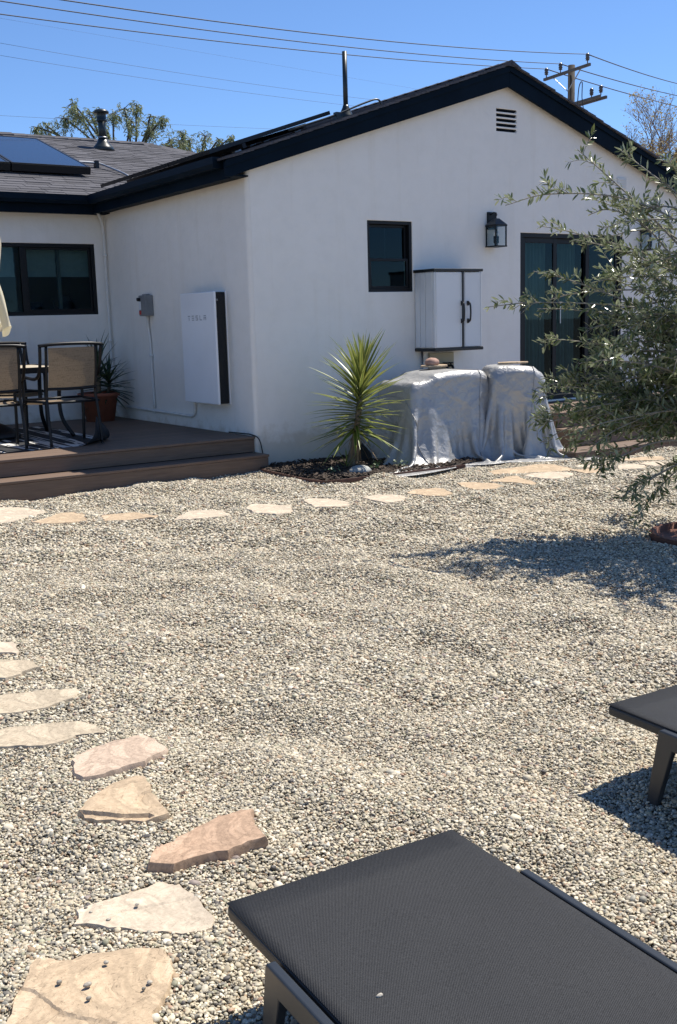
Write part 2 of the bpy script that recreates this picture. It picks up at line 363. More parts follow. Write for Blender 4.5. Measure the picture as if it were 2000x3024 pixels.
# rooms behind the openings
def room(x0, x1, y0, y1, z0, z1, m):
    b = MB(); v = [(x0,y0,z0),(x1,y0,z0),(x1,y1,z0),(x0,y1,z0),(x0,y0,z1),(x1,y0,z1),(x1,y1,z1),(x0,y1,z1)]
    b.add(v, [(0,1,2,3),(7,6,5,4),(1,5,6,2),(2,6,7,3),(3,7,4,0)]); b.build('room_lining', m, house)
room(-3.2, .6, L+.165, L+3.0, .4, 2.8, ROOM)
room(.3, 2.9, .165, 2.6, .3, 2.8, HOLLOW)
room(2.95, 6.6, .165, 3.4, .3, 2.8, HOLLOW)
room(3.1, 3.8, .165, .6, 3.3, 3.85, HOLLOW)

def win_frame(parent, x0, z0, x1, z1, y, w=.045, d=.05, name='frame'):
    b = MB(); b.box(x0, y, z0, x0+w, y+d, z1); b.box(x1-w, y, z0, x1, y+d, z1); b.box(x0+w, y, z0, x1-w, y+d, z0+w); b.box(x0+w, y, z1-w, x1-w, y+d, z1)
    return b.build(name, FRAME, parent, bevel=.003)
def pane(parent, x0, z0, x1, z1, y, m=GLASS):
    return MB().add([(x0,y,z0),(x1,y,z0),(x1,y,z1),(x0,y,z1)], [(0,1,2,3)]).build('pane', m, parent)
# small gable window: double hung with a centre rail
w = win_frame(house, *WIN, .012, .035, .06, 'window')
win_frame(w, WIN[0]+.036, WIN[1]+.036, WIN[2]-.036, 2.11, .03, .028, .03, 'sash')
win_frame(w, WIN[0]+.036, 2.085, WIN[2]-.036, WIN[3]-.036, .063, .028, .03, 'sash')
pane(w, WIN[0]+.06, WIN[1]+.06, WIN[2]-.06, 2.09, .045); pane(w, WIN[0]+.06, 2.10, WIN[2]-.06, WIN[3]-.06, .078)
MB().box(WIN[0]+.28, .082, 2.11, WIN[0]+.294, .09, WIN[3]-.06).build('muntin', FRAME, w)
# left wing window: slider with two lights, shades behind
w = win_frame(house, *LW, L+.012, .045, .06, 'window')
MB().box(-1.095, L+.02, LW[1]+.045, -1.035, L+.062, LW[3]-.045).build('mullion', FRAME, w, bevel=.003)
win_frame(w, -1.036, LW[1]+.044, -.196, LW[3]-.044, L+.042, .03, .025, 'sash')
pane(w, LW[0]+.05, LW[1]+.05, -1.09, LW[3]-.05, L+.05); pane(w, -1.01, LW[1]+.07, -.22, LW[3]-.07, L+.055)
def shade(x0, x1, z0, z1, y):
    P = []
    for i in range(9):
        z = z1+(z0-z1)*i/8; P.append([(x0+(x1-x0)*j/6, y+.012*math.sin(i*2.2)+.004*math.sin(j*2), z) for j in range(7)])
    return MB().grid(P)
for x0, x1 in ((-1.7, -1.12), (-1.02, -.60), (-.545, -.17)): shade(x0, x1, 2.10, 2.47, L+.20).build('window_shade', SHADE, w, True)
MB().box(-.592, L+.17, 1.63, -.55, L+.2, 2.47).build('inner_post', ROOM, w)
MB().box(-2.3, L+.16, 1.56, -.1, L+.55, 1.60).build('window_ledge', ROOM, w)
b = MB(); b.lathe([(.07,0),(.08,.1),(.075,.19),(.05,.2)], (-.82, L+.4, 1.60), 14); b.build('kitchen_pot', BLACK, w, True)
b = MB(); b.lathe([(.09,0),(.1,.16),(.06,.26),(.05,.28)], (-.42, L+.4, 1.60), 14); b.tube(smooth_path([(-.52,L+.4,1.70),(-.58,L+.4,1.76),(-.6,L+.4,1.84)],4), .012, 6); b.build('kettle', BLACK, w, True)
# sliding patio door
d = win_frame(house, *DOOR, .01, .05, .09, 'sliding_door')
for k, (x0, x1) in enumerate(((3.70, 4.28), (4.22, 4.84), (4.78, 5.365))):
    y = .03+.028*(k%2); fr = win_frame(d, x0, DOOR[1]+.05, x1, DOOR[3]-.05, y, .06, .024, 'door_panel'); pane(fr, x0+.055, DOOR[1]+.1, x1-.055, DOOR[3]-.1, y+.012)
def curtain(x0, x1, y, n, amp):
    P = []; ph = random.random()*6
    for i in range(14):
        z = DOOR[3]-.06-(DOOR[3]-DOOR[1]-.1)*i/13
        P.append([(x0+(x1-x0)*j/(n*8)+.006*math.sin(i*.5+j*.2), y+amp*math.sin(j*2*math.pi/8+ph+.15*math.sin(i*.4))*(.75+.25*math.sin(j*.37)), z) for j in range(n*8+1)])
    return MB().grid(P)
curtain(3.71, 4.26, .20, 9, .028).build('curtain', CURTAIN, d, True)
curtain(4.62, 4.90, .34, 5, .028).build('curtain', CURTAIN, d, True)
MB().box(4.36, .045, 1.36, 4.375, .055, 1.62).build('door_handle', STEEL, d)
# louvre slats in the gable vent
vt = MB().box(VENT[0]-.003, .05, VENT[1]-.01, VENT[2]+.003, .06, VENT[3]).build('gable_vent', HOLLOW, house)  # near-black backing sheet, painted as the shade behind the slats
for v in vh: MB().add([(v[0],.05,v[1]+.001),(v[2],.05,v[1]+.001),(v[2],.006,v[3]-.001),(v[0],.006,v[3]-.001)], [(0,1,2,3)]).build('louvre', FRAME, vt)
# small white wall vent further right
sv = MB().box(5.28, -.018, 2.98, 5.44, 0.001, 3.12).build('wall_vent', PAINTPIPE, house, bevel=.004)
for k in range(4): MB().box(5.295, -.026, 2.995+k*.03, 5.425, -.017, 3.008+k*.03).build('louvre', PAINTPIPE, sv)

# rake boards along the gable, with the thin upper trim board
def rake(side):
    if side < 0: pts = [(-.27, zL(-.27)-.035), (RX, RZ-.035), (RX, RZ-.245), (-.06, 2.900), (-.205, 2.845), (-.27, 2.845)]
    else: pts = [(RX, RZ-.035), (7.15, zR(7.15)-.035), (7.15, zR(7.15)-.27), (RX, RZ-.245)]
    me = slab(pts, [], lambda u, v, t: (u, t, v), RK, RK+.035); link('rake_board', me, TRIM, house, bevel=.004)
    if side < 0: q = [(-.27, zL(-.27)-.02), (RX, RZ-.02), (RX, RZ-.085), (-.27, zL(-.27)-.085)]
    else: q = [(RX, RZ-.02), (7.15, zR(7.15)-.02), (7.15, zR(7.15)-.085), (RX, RZ-.085)]
    me = slab(q, [], lambda u, v, t: (u, t, v), RK-.018, RK-.001); link('rake_trim', me, TRIM, house, bevel=.003)
rake(-1); rake(1)
# boxed overhang under the rake, soffits under the eaves
for a, b_ in (((-.2, zL(-.2)-.15), (RX, RZ-.15)), ((RX, RZ-.15), (7.1, zR(7.1)-.15))):
    me = slab([(a[0], a[1]-.02), (b_[0], b_[1]-.02), (b_[0], b_[1]), (a[0], a[1])], [], lambda u, v, t: (u, t, v), RK+.035, .0); link('rake_soffit', me, TRIM, house)
MB().box(-OV+.02, -.06, 2.86, -.001, L-OV, 2.875).build('soffit', TRIM, house)
MB().box(-6.5, L-OV+.02, 2.845, -.001, L-.001, 2.86).build('soffit', TRIM, house)
MB().box(-OV, -.062, 2.835, -OV+.025, L-OV+.025, 3.015).build('fascia', TRIM, house, bevel=.003)
MB().box(-6.5, L-OV, 2.828, -OV-.001, L-OV+.025, 3.01).build('fascia', TRIM, house, bevel=.003)
def gutter_profile(): return [(0, .0), (0, .105), (.012, .105), (.012, .012), (.075, .012), (.085, .03), (.10, .05), (.10, .105), (.115, .105), (.115, .04), (.09, .0)]
def gutter(axis, a, b_, off, z, parent):
    pr = gutter_profile(); m = MB(); P = []
    for s_ in (a, b_):
        P.append([((off-u, s_, z+v) if axis == 'y' else (s_, off-u, z+v)) for u, v in pr])
    m.grid(P, True); n = len(pr); m.add(P[0], [tuple(range(n))]); m.add(P[1], [tuple(range(n))])
    return m
g = gutter('y', .03, L-OV-.12, -OV-.001, 2.935, house).build('gutter', GUTTER, house)
MB().box(-OV-.116, .026, 2.935, -OV-.001, .03, 3.04).build('end_cap', GUTTER, g)
gutter('x', -6.5, -OV-.005, L-OV-.001, 2.935, house).build('gutter', GUTTER, house)

# roofs: deck boards, then shingles
roof_g = MB()
ye = 7.0
roof_g.add([(-.29, RK-.02, zL(-.29)-.02), (RX, RK-.02, RZ-.02), (RX, ye, RZ-.02), (-.29, L-OV-.08, zL(-.29)-.02)], [(0,1,2,3)])
roof_g.add([(RX, RK-.02, RZ-.02), (7.17, RK-.02, zR(7.17)-.02), (7.17, 9.2, zR(7.17)-.02), (RX, 9.2, RZ-.02)], [(0,1,2,3)])
roof_gable = roof_g.build('roof', SHINGLE, house)
y0e = L-OV-.08; zE = 3.02-.027; SW = .333
rz = lambda y: zE+SW*(y-y0e)
roof_left = MB().add([(-6.8, y0e, rz(y0e)-.015), (-.3, y0e, rz(y0e)-.015), (3.22, 6.85, rz(6.85)-.015), (2.41, 7.66, rz(7.66)-.015), (-6.8, 7.66, rz(7.66)-.015)], [(0,1,2,3,4)])
roof_left.add([(-6.8, 7.66, rz(7.66)-.015), (2.41, 7.66, rz(7.66)-.015), (6.7, 11.9, rz(3.4)-.015), (-6.8, 11.9, rz(3.4)-.015)], [(0,1,2,3)])
roof_left.add([(2.41, 7.66, rz(7.66)-.015), (3.22, 6.85, rz(6.85)-.015), (7.1, 9.2, 2.95), (6.7, 11.9, rz(3.4)-.015)], [(0,1,2,3)])
roof_left = roof_left.build('roof', SHINGLE, house)
# single shingles on the left wing slope (the part in view), shared meshes
ca = math.atan(SW)
def shingle_mesh(wd, ln, th):
    return MB().box(0, 0, 0, wd, ln, th).mesh('shingle')
SH = []
for wd in (.20, .26, .31, .36):
    me = shingle_mesh(wd-.006, .20, .013); me.materials.append(SHINGLE); SH.append((wd, me))
EXPO = .143; slope_len = (7.66-y0e)/math.cos(ca); cnt = 0; rest = MB()
ncourse = int(slope_len/EXPO)
for c_ in range(ncourse+1):
    s_ = c_*EXPO; y = y0e+s_*math.cos(ca)-.01; z = rz(y)
    x = -2.6 - random.random()*.3; xmax = min(y-y0e-.30, 2.41+(7.66-y)); 
    # visible band of the slope as seen over the gutter
    vis0 = -1.75+(y-y0e)*.40; vis1 = xmax
    while x < xmax:
        wd, me = random.choice(SH)
        th = random.choice((0, 0, .004, .007))
        m = Matrix.Translation((x, y, z+th*.5)) @ Matrix.Rotation(ca-.035, 4, 'X') @ Matrix.Rotation(random.uniform(-.006,.006), 4, 'Z')
        if x+wd > xmax: m = m @ Matrix.Diagonal(((xmax-x)/wd+.001, 1, 1, 1))
        if vis0 < x < vis1 and cnt < 300:
            o = bpy.data.objects.new('shingle', me); COL.objects.link(o); o.parent = roof_left; o.matrix_local = m; cnt += 1
        else: rest.box(0, 0, 0, wd-.004, .20, .009, m)
        x += wd
tag(rest.build('shingle_field', SHINGLE, roof_left), kind='stuff')
# ridge caps
x = -6.6; me = MB().add([(-.14,-.13,-.045),(.16,-.13,-.045),(-.14,0,.012),(.16,0,.004),(-.14,.13,-.045),(.16,.13,-.045),(-.14,-.13,-.06),(.16,-.13,-.06),(-.14,.13,-.06),(.16,.13,-.06)], [(0,1,3,2),(2,3,5,4),(0,2,4,8,6),(7,9,5,3,1),(6,7,1,0),(4,5,9,8)]).mesh('ridge_cap'); me.materials.append(SHINGLE)
k = 0
while x < 2.45:
    o = bpy.data.objects.new('ridge_cap', me); COL.objects.link(o); o.parent = roof_left; o.location = (x, 7.66, rz(7.66)+.022+random.uniform(0,.008)); o.rotation_euler = (0, -.05, random.uniform(-.02,.02)); x += .215
for k in range(6):
    o = bpy.data.objects.new('ridge_cap', me); COL.objects.link(o); o.parent = roof_left; t = .05+k*.15
    o.location = (2.41+t, 7.66-t, rz(7.66-t)+.03); o.rotation_euler = (0, .24, -math.pi/4)
# gable roof shingle courses: long strips, their ends step along the rake
def courses(sgn):
    sl = SL if sgn < 0 else SR; run = 3.67 if sgn < 0 else 3.78; a = math.atan(sl); n = int(run/math.cos(a)/EXPO)
    for c_ in range(n+1):
        s_ = c_*EXPO; dx = run-s_*math.cos(a); x = RX+sgn*dx
        z = RZ-sl*dx-.012; yb = 6.9 if sgn > 0 else min(6.7, L-OV-.1+(x+.3))
        m = Matrix.Translation((x, 0, z)) @ Matrix.Rotation((-(a-.045) if sgn < 0 else (a-.045)), 4, 'Y')
        j = random.uniform(0, .014); h = .016+random.uniform(0,.006)
        b = MB()
        ln_ = min(.19, dx/math.cos(a)+.002)
        if ln_ < .02: continue
        if sgn < 0: b.box(0, RK-.035-j, 0, ln_, yb, h, m)
        else: b.box(-ln_, RK-.035-j, 0, 0, yb, h, m)
        b.build('shingle_course', SHINGLE, roof_gable)
courses(-1); courses(1)
y = RK-.03; 
while y < 6.6:
    o = bpy.data.objects.new('ridge_cap', me); COL.objects.link(o); o.parent = roof_gable; o.location = (RX, y+.13, RZ+.022); o.rotation_euler = (0.04, 0, math.pi/2); y += .215

# ================================================================ ON THE ROOF
def pv_material():
    m, nt, p, out = nodes('solar_glass'); p.inputs['Base Color'].default_value = (.006,.008,.014,1); p.inputs['Roughness'].default_value = .12
    p.inputs['Coat Weight'].default_value = .3; return m
PV = pv_material(); PVF = simple('anodised_black', (.012,.013,.015), .4, .3)
def solar_panel(origin, u, v, wd, ln, label, skirt=False):
    """origin = low left corner of the frame underside; u along the eave, v up the slope"""
    u = Vector(u).normalized(); v = Vector(v).normalized(); n = u.cross(v).normalized()
    if n.z < 0: n = -n
    t = thing('solar_panel', label, 'solar panel', origin, 'solar panels on the roof')
    m = Matrix.Identity(4)
    for i in range(3): m[i][0] = u[i]; m[i][1] = v[i]; m[i][2] = n[i]; m[i][3] = origin[i]
    b = MB(); b.box(0,0,0,wd,.03,.04,m); b.box(0,ln-.03,0,wd,ln,.04,m); b.box(0,.03,0,.03,ln-.03,.04,m); b.box(wd-.03,.03,0,wd,ln-.03,.04,m); b.build('panel_frame', PVF, t)
    MB().box(.03,.03,.022,wd-.03,ln-.03,.036,m).build('panel_glass', PV, t)
    for f in (.25, .75):
        MB().box(-.04, ln*f-.02, -.05, wd+.04, ln*f+.02, -.005, m).build('rail', PVF, t)
        for q in (.15, .85): MB().box(wd*q-.03, ln*f-.04, -.10, wd*q+.03, ln*f+.04, -.05, m).build('roof_foot', STEEL, t)
    if skirt: MB().box(0, -.02, -.06, wd, -.002, .03, m).build('skirt', PVF, t)
    return t
vdir = (0, 1, SW)
solar_panel((-.80, 4.60, rz(4.60)+.11), (1,0,0), vdir, 1.05, 2.1, 'solar panel lying nearest the roof flue on the left wing', True)
solar_panel((-1.87, 4.60, rz(4.60)+.11), (1,0,0), vdir, 1.05, 2.1, 'solar panel cut by the left edge of the photo', True)
gd = (1, 0, SL)
for k, lb in enumerate(('solar panel at the near end of the gable roof row, tilted above the gutter', 'middle solar panel of the row on the gable roof slope', 'far solar panel of the gable roof row, reaching over the roof valley')):
    solar_panel((-.08, .56+.97*k, zL(-.08)+.075), (0,1,0), gd, .95, 1.56, lb)
DARKP = simple('dark_green_black_paint', (.014,.022,.024), .38, var=.3, vscale=14)
t = thing('roof_flue', 'dark round metal flue with flat cap standing on left wing roof', 'flue', (1.42, 6.94, rz(6.94)))
c0 = (1.42, 6.94, rz(6.94))
MB().lathe([(.19,-.04),(.15,.03),(.09,.10),(.075,.15)], c0, 24).build('flashing', DARKP, t, True)
MB().lathe([(.06,.1),(.06,.50)], c0, 20).build('pipe', DARKP, t, True)
MB().lathe([(.085,.41),(.088,.43),(.074,.44),(.074,.53),(.088,.54)], c0, 24).build('collar', DARKP, t, True)
MB().lathe([(.112,.53),(.12,.545),(.118,.56),(.08,.585),(.03,.60)], c0, 24).build('cap', DARKP, t, True)
MB().lathe([(.062,.17),(.082,.165),(.062,.185)], c0, 20).build('storm_collar', STEEL, t, True)
px, py = 1.49, .40
t = thing('vent_pipe', 'tall thin black plumbing vent pipe rising from gable roof', 'vent pipe', (px, py, zL(px)))
MB().tube([(px,py,zL(px)-.02),(px,py,4.265)], .026, 14).build('pipe', DARKP, t, True)
MB().lathe([(.10,-.04),(.075,.015),(.035,.10),(.03,.12)], (px,py,zL(px)), 18).build('flashing', DARKP, t, True)
t = thing('roof_conduit', 'thin metal conduit running from solar panels over the gable roof edge', 'conduit', (1.0, .3, zL(1.)))
MB().tube(smooth_path([(.75,.38,zL(.75)+.055),(1.25,.30,zL(1.25)+.055),(1.62,.26,zL(1.62)+.08),(1.80,.25,zL(1.8)+.075),(1.86,.25,zL(1.86)-.01)],6), .010, 8).build('pipe', DARKP, t, True)
MB().box(1.28,.27,zL(1.28)-.01,1.33,.33,zL(1.28)+.085).build('clamp', DARKP, t)
t = thing('roof_conduit', 'thin curved conduit from the left wing panel down into the valley', 'conduit', (.3, 5.3, rz(5.3)))
MB().tube(smooth_path([(.2,5.36,rz(5.36)+.07),(.62,5.30,rz(5.3)+.08),(.74,5.2,rz(5.2)+.06),(.84,4.85,rz(4.85)+.04),(.9,4.7,rz(4.7)+.0)],6), .014, 8).build('pipe', STEEL, t, True)
MB().box(.60,5.26,rz(5.3)-.01,.65,5.34,rz(5.3)+.11).build('clamp', BLACK, t)

# ================================================================ ON THE WALLS
t = thing('home_battery', 'tall white wall battery with black glossy side on the side wall', 'battery', (0, .86, .635))
MB().box(-.147, .50, .64, -.012, 1.245, 1.79).build('case', GLASSBLK, t, bevel=.012, seg=3)
cov = MB().box(-.158, .465, .635, -.135, 1.258, 1.797).build('cover', WHITEM, t, bevel=.011, seg=3)
MB().box(-.012, .49, .63, -.001, 1.25, 1.80).build('back_plate', WHITEM, t, bevel=.004)
LET = simple('grey_lettering', (.22,.23,.25), .4)
def seg(bm_, y, z, s): bm_.box(-.1595, y-s[2], z+s[1], -.1575, y-s[0], z+s[3])
# letters read left to right toward -y; each is strokes in a .05 x .05 cell
GL = {'T':[(0,.042,.05,.05),(.021,0,.029,.034)], 'E':[(0,.042,.05,.05),(0,.021,.05,.029),(0,0,.05,.008)],
      'S':[(0,.042,.05,.05),(0,.021,.05,.029),(0,0,.05,.008),(0,.029,.008,.042),(.042,.008,.05,.021)],
      'L':[(0,0,.008,.05),(.008,0,.05,.008)], 'A':[(0,.042,.05,.05),(0,0,.008,.034),(.042,0,.05,.034),(.008,.020,.042,.027)]}
yy = 1.085
for ch in 'TESLA':
    b = MB()
    for s_ in GL[ch]: seg(b, yy, 1.508, s_)
    b.build('letter', LET, cov); yy -= .092
MB().box(-.12,.497,1.70,-.10,.5005,1.72).build('led_window', GREYBOX, t)

t = thing('disconnect_box', 'grey electrical switch box with red label on the side wall', 'switch box', (0, 2.4, 1.58))
MB().box(-.10, 2.29, 1.582, -.002, 2.49, 1.82).build('case', GREYBOX, t, bevel=.008)
MB().box(-.108, 2.285, 1.60, -.099, 2.405, 1.815).build('lid', GREYBOX, t, bevel=.004)
MB().box(-.103, 2.425, 1.655, -.0995, 2.475, 1.75).build('white_label', WHITEM, t)
MB().box(-.104, 2.425, 1.60, -.0995, 2.478, 1.645).build('red_label', simple('red_label', (.5,.03,.02), .5), t)
MB().tube([(-.1,2.45,1.775),(-.135,2.45,1.775)], .02, 10).build('switch_lever', BLACK, t)
MB().box(-.07, 2.33, 1.815, -.02, 2.45, 1.835).build('hub', GREYBOX, t, bevel=.006)
def conduit(label, pts, r=.016, k=5, group=None, mat=PAINTPIPE, name='wall_conduit', clamps=()):
    t = thing(name, label, 'conduit', pts[0], group); MB().tube(smooth_path(pts, k), r, 10).build('pipe', mat, t, True)
    for c in clamps: MB().lathe([(r*1.5,-.02),(r*1.5,.02)], c, 12).build('coupling', mat, t, True)
    return t
conduit('white painted conduit dropping from the grey switch box', [(-.03,2.42,1.585),(-.028,2.42,1.45),(-.02,2.40,1.30),(-.02,2.39,.9),(-.02,2.38,.50)], .016, clamps=[(-.02,2.39,1.12),(-.02,2.38,.46)])
conduit('white painted conduit running low along wall to the battery', [(-.02,3.58,.52),(-.02,3.50,.485),(-.02,2.8,.472),(-.02,2.0,.465),(-.02,1.46,.46),(-.022,1.35,.475),(-.025,1.30,.53),(-.03,1.295,.64)], .016)
conduit('white painted conduit in the corner, rising to the left eave', [(-.04,3.56,.5),(-.04,3.57,1.2),(-.04,3.57,2.2),(-.04,3.57,2.60),(-.06,3.55,2.74),(-.14,3.46,2.85),(-.20,3.43,2.875)], .018, clamps=[(-.04,3.57,2.35),(-.04,3.57,1.3)])
conduit('black cable trailing from the deck corner to the ground', [(-.012,.55,.338),(-.014,.2,.345),(-.02,.06,.345),(.02,-.03,.30),(.07,-.02,.12),(.10,-.05,.03)], .006, 4, mat=BLACK, name='cable')

def lantern(x, label):
    y0, y1 = -.20, -.03; x1 = x+.17; z0, z1 = 2.24, 2.48
    t = thing('wall_lantern', label, 'lantern', (x+.08, 0, z0), 'wall lanterns beside the sliding door')
    MB().box(x+.045, -.025, 2.44, x+.175, -.001, 2.635).build('wall_plate', FRAME, t, bevel=.004)
    b = MB(); 
    for X in (x, x1-.014):
        for Y in (y0, y1-.014): b.box(X, Y, z0+.01, X+.014, Y+.014, z1)
    b.box(x-.004,y0-.004,z1-.012,x1+.004,y1+.004,z1+.006); b.box(x-.003,y0-.003,z0,x1+.003,y1+.003,z0+.014); b.build('cage', FRAME, t, bevel=.002)
    cx, cy = (x+x1)/2, (y0+y1)/2
    R = [(x-.002,y0-.002),(x1+.002,y0-.002),(x1+.002,y1+.002),(x-.002,y1+.002)]
    Q = [(cx+(a-cx)*.28, cy+(b_-cy)*.28) for a, b_ in R]
    MB().add([(a,b_,z1+.006) for a,b_ in R]+[(a,b_,z1+.075) for a,b_ in Q], [(0,1,5,4),(1,2,6,5),(2,3,7,6),(3,0,4,7),(4,5,6,7)]).build('cap', simple('lantern_cap', (.05,.055,.06), .3, .6), t)
    MB().tube(smooth_path([(cx,cy,z1+.07),(cx,cy,z1+.095),(cx+.012,cy,z1+.115),(cx,cy,z1+.135),(cx-.012,cy,z1+.115),(cx,cy,z1+.095)],4), .004, 6).build('ring', FRAME, t, True)
    MB().tube(smooth_path([(cx,-.02,2.60),(cx,cy*.6,2.625),(cx,cy,2.61)],4), .007, 8).build('arm', FRAME, t, True)
    for q in ([(x+.007,y0+.007),(x1-.007,y0+.007)], [(x1-.007,y0+.007),(x1-.007,y1-.007)], [(x+.007,y1-.007),(x+.007,y0+.007)], [(x1-.007,y1-.007),(x+.007,y1-.007)]):
        (a,b_),(c,d_) = q; MB().add([(a,b_,z0+.012),(c,d_,z0+.012),(c,d_,z1-.01),(a,b_,z1-.01)], [(0,1,2,3)]).build('pane', CLEAR, t)
    for dx in (-.028, .028):
        b = MB(); b.lathe([(.010,0),(.010,.075)], (cx+dx,cy,z0+.045), 8); b.tube(smooth_path([(cx,cy,z0+.015),(cx+dx*.6,cy,z0+.02),(cx+dx,cy,z0+.045)],3), .004, 6); b.build('candle_sleeve', FRAME, t, True)
        MB().lathe([(.006,0),(.011,.02),(.008,.045),(.001,.062)], (cx+dx,cy,z0+.12), 8).build('bulb', simple('bulb_glass', (.7,.7,.68), .1), t, True)
lantern(3.083, 'black glass wall lantern left of the sliding door')
lantern(5.70, 'black wall lantern right of the sliding door, half hidden by the olive')

RIB = simple('white_resin', (.66,.67,.68), .45, var=.05, vscale=3)
def ribbed():
    m, nt, p, out = nodes('white_ribbed_resin'); p.inputs['Base Color'].default_value = (.68,.69,.70,1); p.inputs['Roughness'].default_value = .42
    w = N(nt, 'ShaderNodeTexWave', Scale=32.0, Distortion=0.0); w.bands_direction = 'X'; nt.links.new(coords(nt), w.inputs[0]); bump(nt, p, w.outputs[0], .35, .004); return m
RIBB = ribbed()
t = thing('storage_cabinet', 'white ribbed plastic wall cabinet with black top, base and handles', 'cabinet', (2.4, -.17, 1.10))
MB().box(2.07, -.325, 1.14, 2.73, -.005, 1.955).build('case', RIB, t, bevel=.008)
MB().box(2.05, -.365, 1.955, 2.748, -.001, 1.985).build('top', BLACK, t, bevel=.006)
MB().box(2.06, -.36, 1.105, 2.752, -.001, 1.14).build('base', BLACK, t, bevel=.006)
sd = MB(); sd.box(2.062, -.31, 1.15, 2.07, -.20, 1.95); sd.box(2.062, -.19, 1.15, 2.07, -.11, 1.95); sd.box(2.062,-.10,1.15,2.07,-.02,1.95); sd.build('side_panel', RIB, t, bevel=.003)
MB().box(2.448, -.352, 1.142, 2.478, -.325, 1.953).build('door_gap', BLACK, t)  # solid black strip painted in for the shade between the doors
dl = MB().box(2.066, -.352, 1.142, 2.447, -.326, 1.95).build('door', RIBB, t, bevel=.008)
dr = MB(); m_ = Matrix.Translation((2.735,-.33,0)) @ Matrix.Rotation(math.radians(-4), 4, 'Z'); dr.box(-.255,-.024,1.142,0,0,1.95,m_); dr = dr.build('door', RIBB, t, bevel=.008)
for X in (2.08, 2.425): MB().box(X, -.36, 1.15, X+.014, -.351, 1.945).build('door_rib', RIB, dl, bevel=.003)
for X in (-.235, -.02): MB().box(X, -.031, 1.15, X+.012, -.0235, 1.945, m_).build('door_rib', RIB, dr, bevel=.003)
for X, Y, pp in ((2.437,-.36,dl), (2.535,-.352,dr)):
    b = MB(); b.tube(smooth_path([(X,Y,1.42),(X,Y-.035,1.43),(X,Y-.045,1.52),(X,Y-.035,1.61),(X,Y,1.62)],4), .010, 8); b.box(X-.013,Y-.008,1.40,X+.013,Y+.003,1.45); b.box(X-.013,Y-.008,1.59,X+.013,Y+.003,1.64); b.build('handle', BLACK, pp, bevel=.002)
t = thing('hose_tap', 'dark outdoor water taps and pipe on wall beneath the cabinet', 'tap', (2.45, 0, .85))
MB().tube([(2.15,-.02,.4),(2.15,-.02,1.105)], .012, 8).build('pipe', STEEL, t, True)
MB().box(2.25,-.03,.80,2.60,-.001,1.08).build('mounting_board', simple('buff_board', (.42,.37,.26), .8, var=.1), t, bevel=.004)
for X in (2.44, 2.52): 
    b = MB(); b.tube(smooth_path([(X,-.03,.93),(X,-.09,.93),(X,-.11,.90),(X,-.11,.86)],4), .014, 8); b.lathe([(.03,0),(.03,.015)], (X,-.07,.955), 10); b.lathe([(.007,0),(.007,.03)], (X,-.07,.93), 8); b.build('tap', BLACK, t, True)

# ================================================================ DECKS
def plank(parent, x0, y0, z0, x1, y1, z1, name='board'): return MB().box(x0, y0, z0, x1, y1, z1).build(name, DECK, parent, bevel=.004)
t = thing('deck', 'brown composite corner deck with two wide steps at left', 'deck', (-2, 0, 0))
DZ = .33; X0 = -5.4
y = .015; k = 0
while y < L-.02:
    w_ = min(.139, L-.003-y); plank(t, X0, y, DZ-.025, -.004, y+w_, DZ); y += .144
st = plank(t, X0, .031, .172, -.006, .052, DZ-.027, 'riser')
plank(t, X0, -.248, .143, .006, -.110, .168); plank(t, X0, -.105, .143, .006, .030, .168)
plank(t, X0, -.240, -.03, -.002, -.218, .141, 'riser'); 
MB().box(-.022, -.217, -.03, -.003, .03, .141).build('end_board', DECK, t, bevel=.003)
MB().box(X0, .06, -.05, -.01, L-.05, DZ-.03).build('framing', HOLLOW, t)
t = thing('doorstep_deck', 'brown composite steps rising to the sliding door behind the olive', 'deck', (4, -.9, 0))
XE = 6.4
for y in np.arange(-1.215, -.01, .144): plank(t, 3.05, y, .395, XE, min(y+.139, -.002), .42)
plank(t, 3.055, -1.20, .258, XE, -1.18, .393, 'riser'); plank(t, 3.055, -1.18, -.02, 3.075, -.01, .393, 'end_board')
for a in (-1.55, -1.385, ): plank(t, 3.0, a, .23, XE, a+.16, .255)
plank(t, 3.005, -1.54, .088, XE, -1.52, .228, 'riser'); plank(t, 3.005, -1.519, -.02, 3.025, -1.22, .228, 'end_board')
plank(t, 2.635, -1.88, .06, XE, -1.715, .085); plank(t, 2.635, -1.71, .06, XE, -1.545, .085)
plank(t, 2.64, -1.873, -.03, XE, -1.853, .058, 'riser'); plank(t, 2.64, -1.852, -.03, 2.66, -1.55, .058, 'end_board')

# ================================================================ DECK FURNITURE
def sling_mat(name, c0, c1, sc=260):
    m, nt, p, out = nodes(name); co = coords(nt)
    a = N(nt, 'ShaderNodeTexNoise', Scale=1.0, Detail=2.0); b = N(nt, 'ShaderNodeTexNoise', Scale=1.0, Detail=2.0)
    for n_, s_ in ((a, (sc, sc, sc*.05)), (b, (sc*.05, sc*.05, sc))):
        nt.links.new(coords(nt, 'Object', s_), n_.inputs[0])
    ad = N(nt, 'ShaderNodeMath', operation='ADD'); nt.links.new(a.outputs[0], ad.inputs[0]); nt.links.new(b.outputs[0], ad.inputs[1])
    nt.links.new(ramp(nt, ad.outputs[0], [(.75, c0), (1.0, c1)]), p.inputs['Base Color']); p.inputs['Roughness'].default_value = .75
    # open weave lets some light through
    tr = N(nt, 'ShaderNodeBsdfTranslucent'); tr.inputs[0].default_value = (*c1, 1); mx = nt.nodes.new('ShaderNodeMixShader'); mx.inputs[0].default_value = .25
    nt.links.new(p.outputs[0], mx.inputs[1]); nt.links.new(tr.outputs[0], mx.inputs[2]); nt.links.new(mx.outputs[0], out.inputs[0]); return m
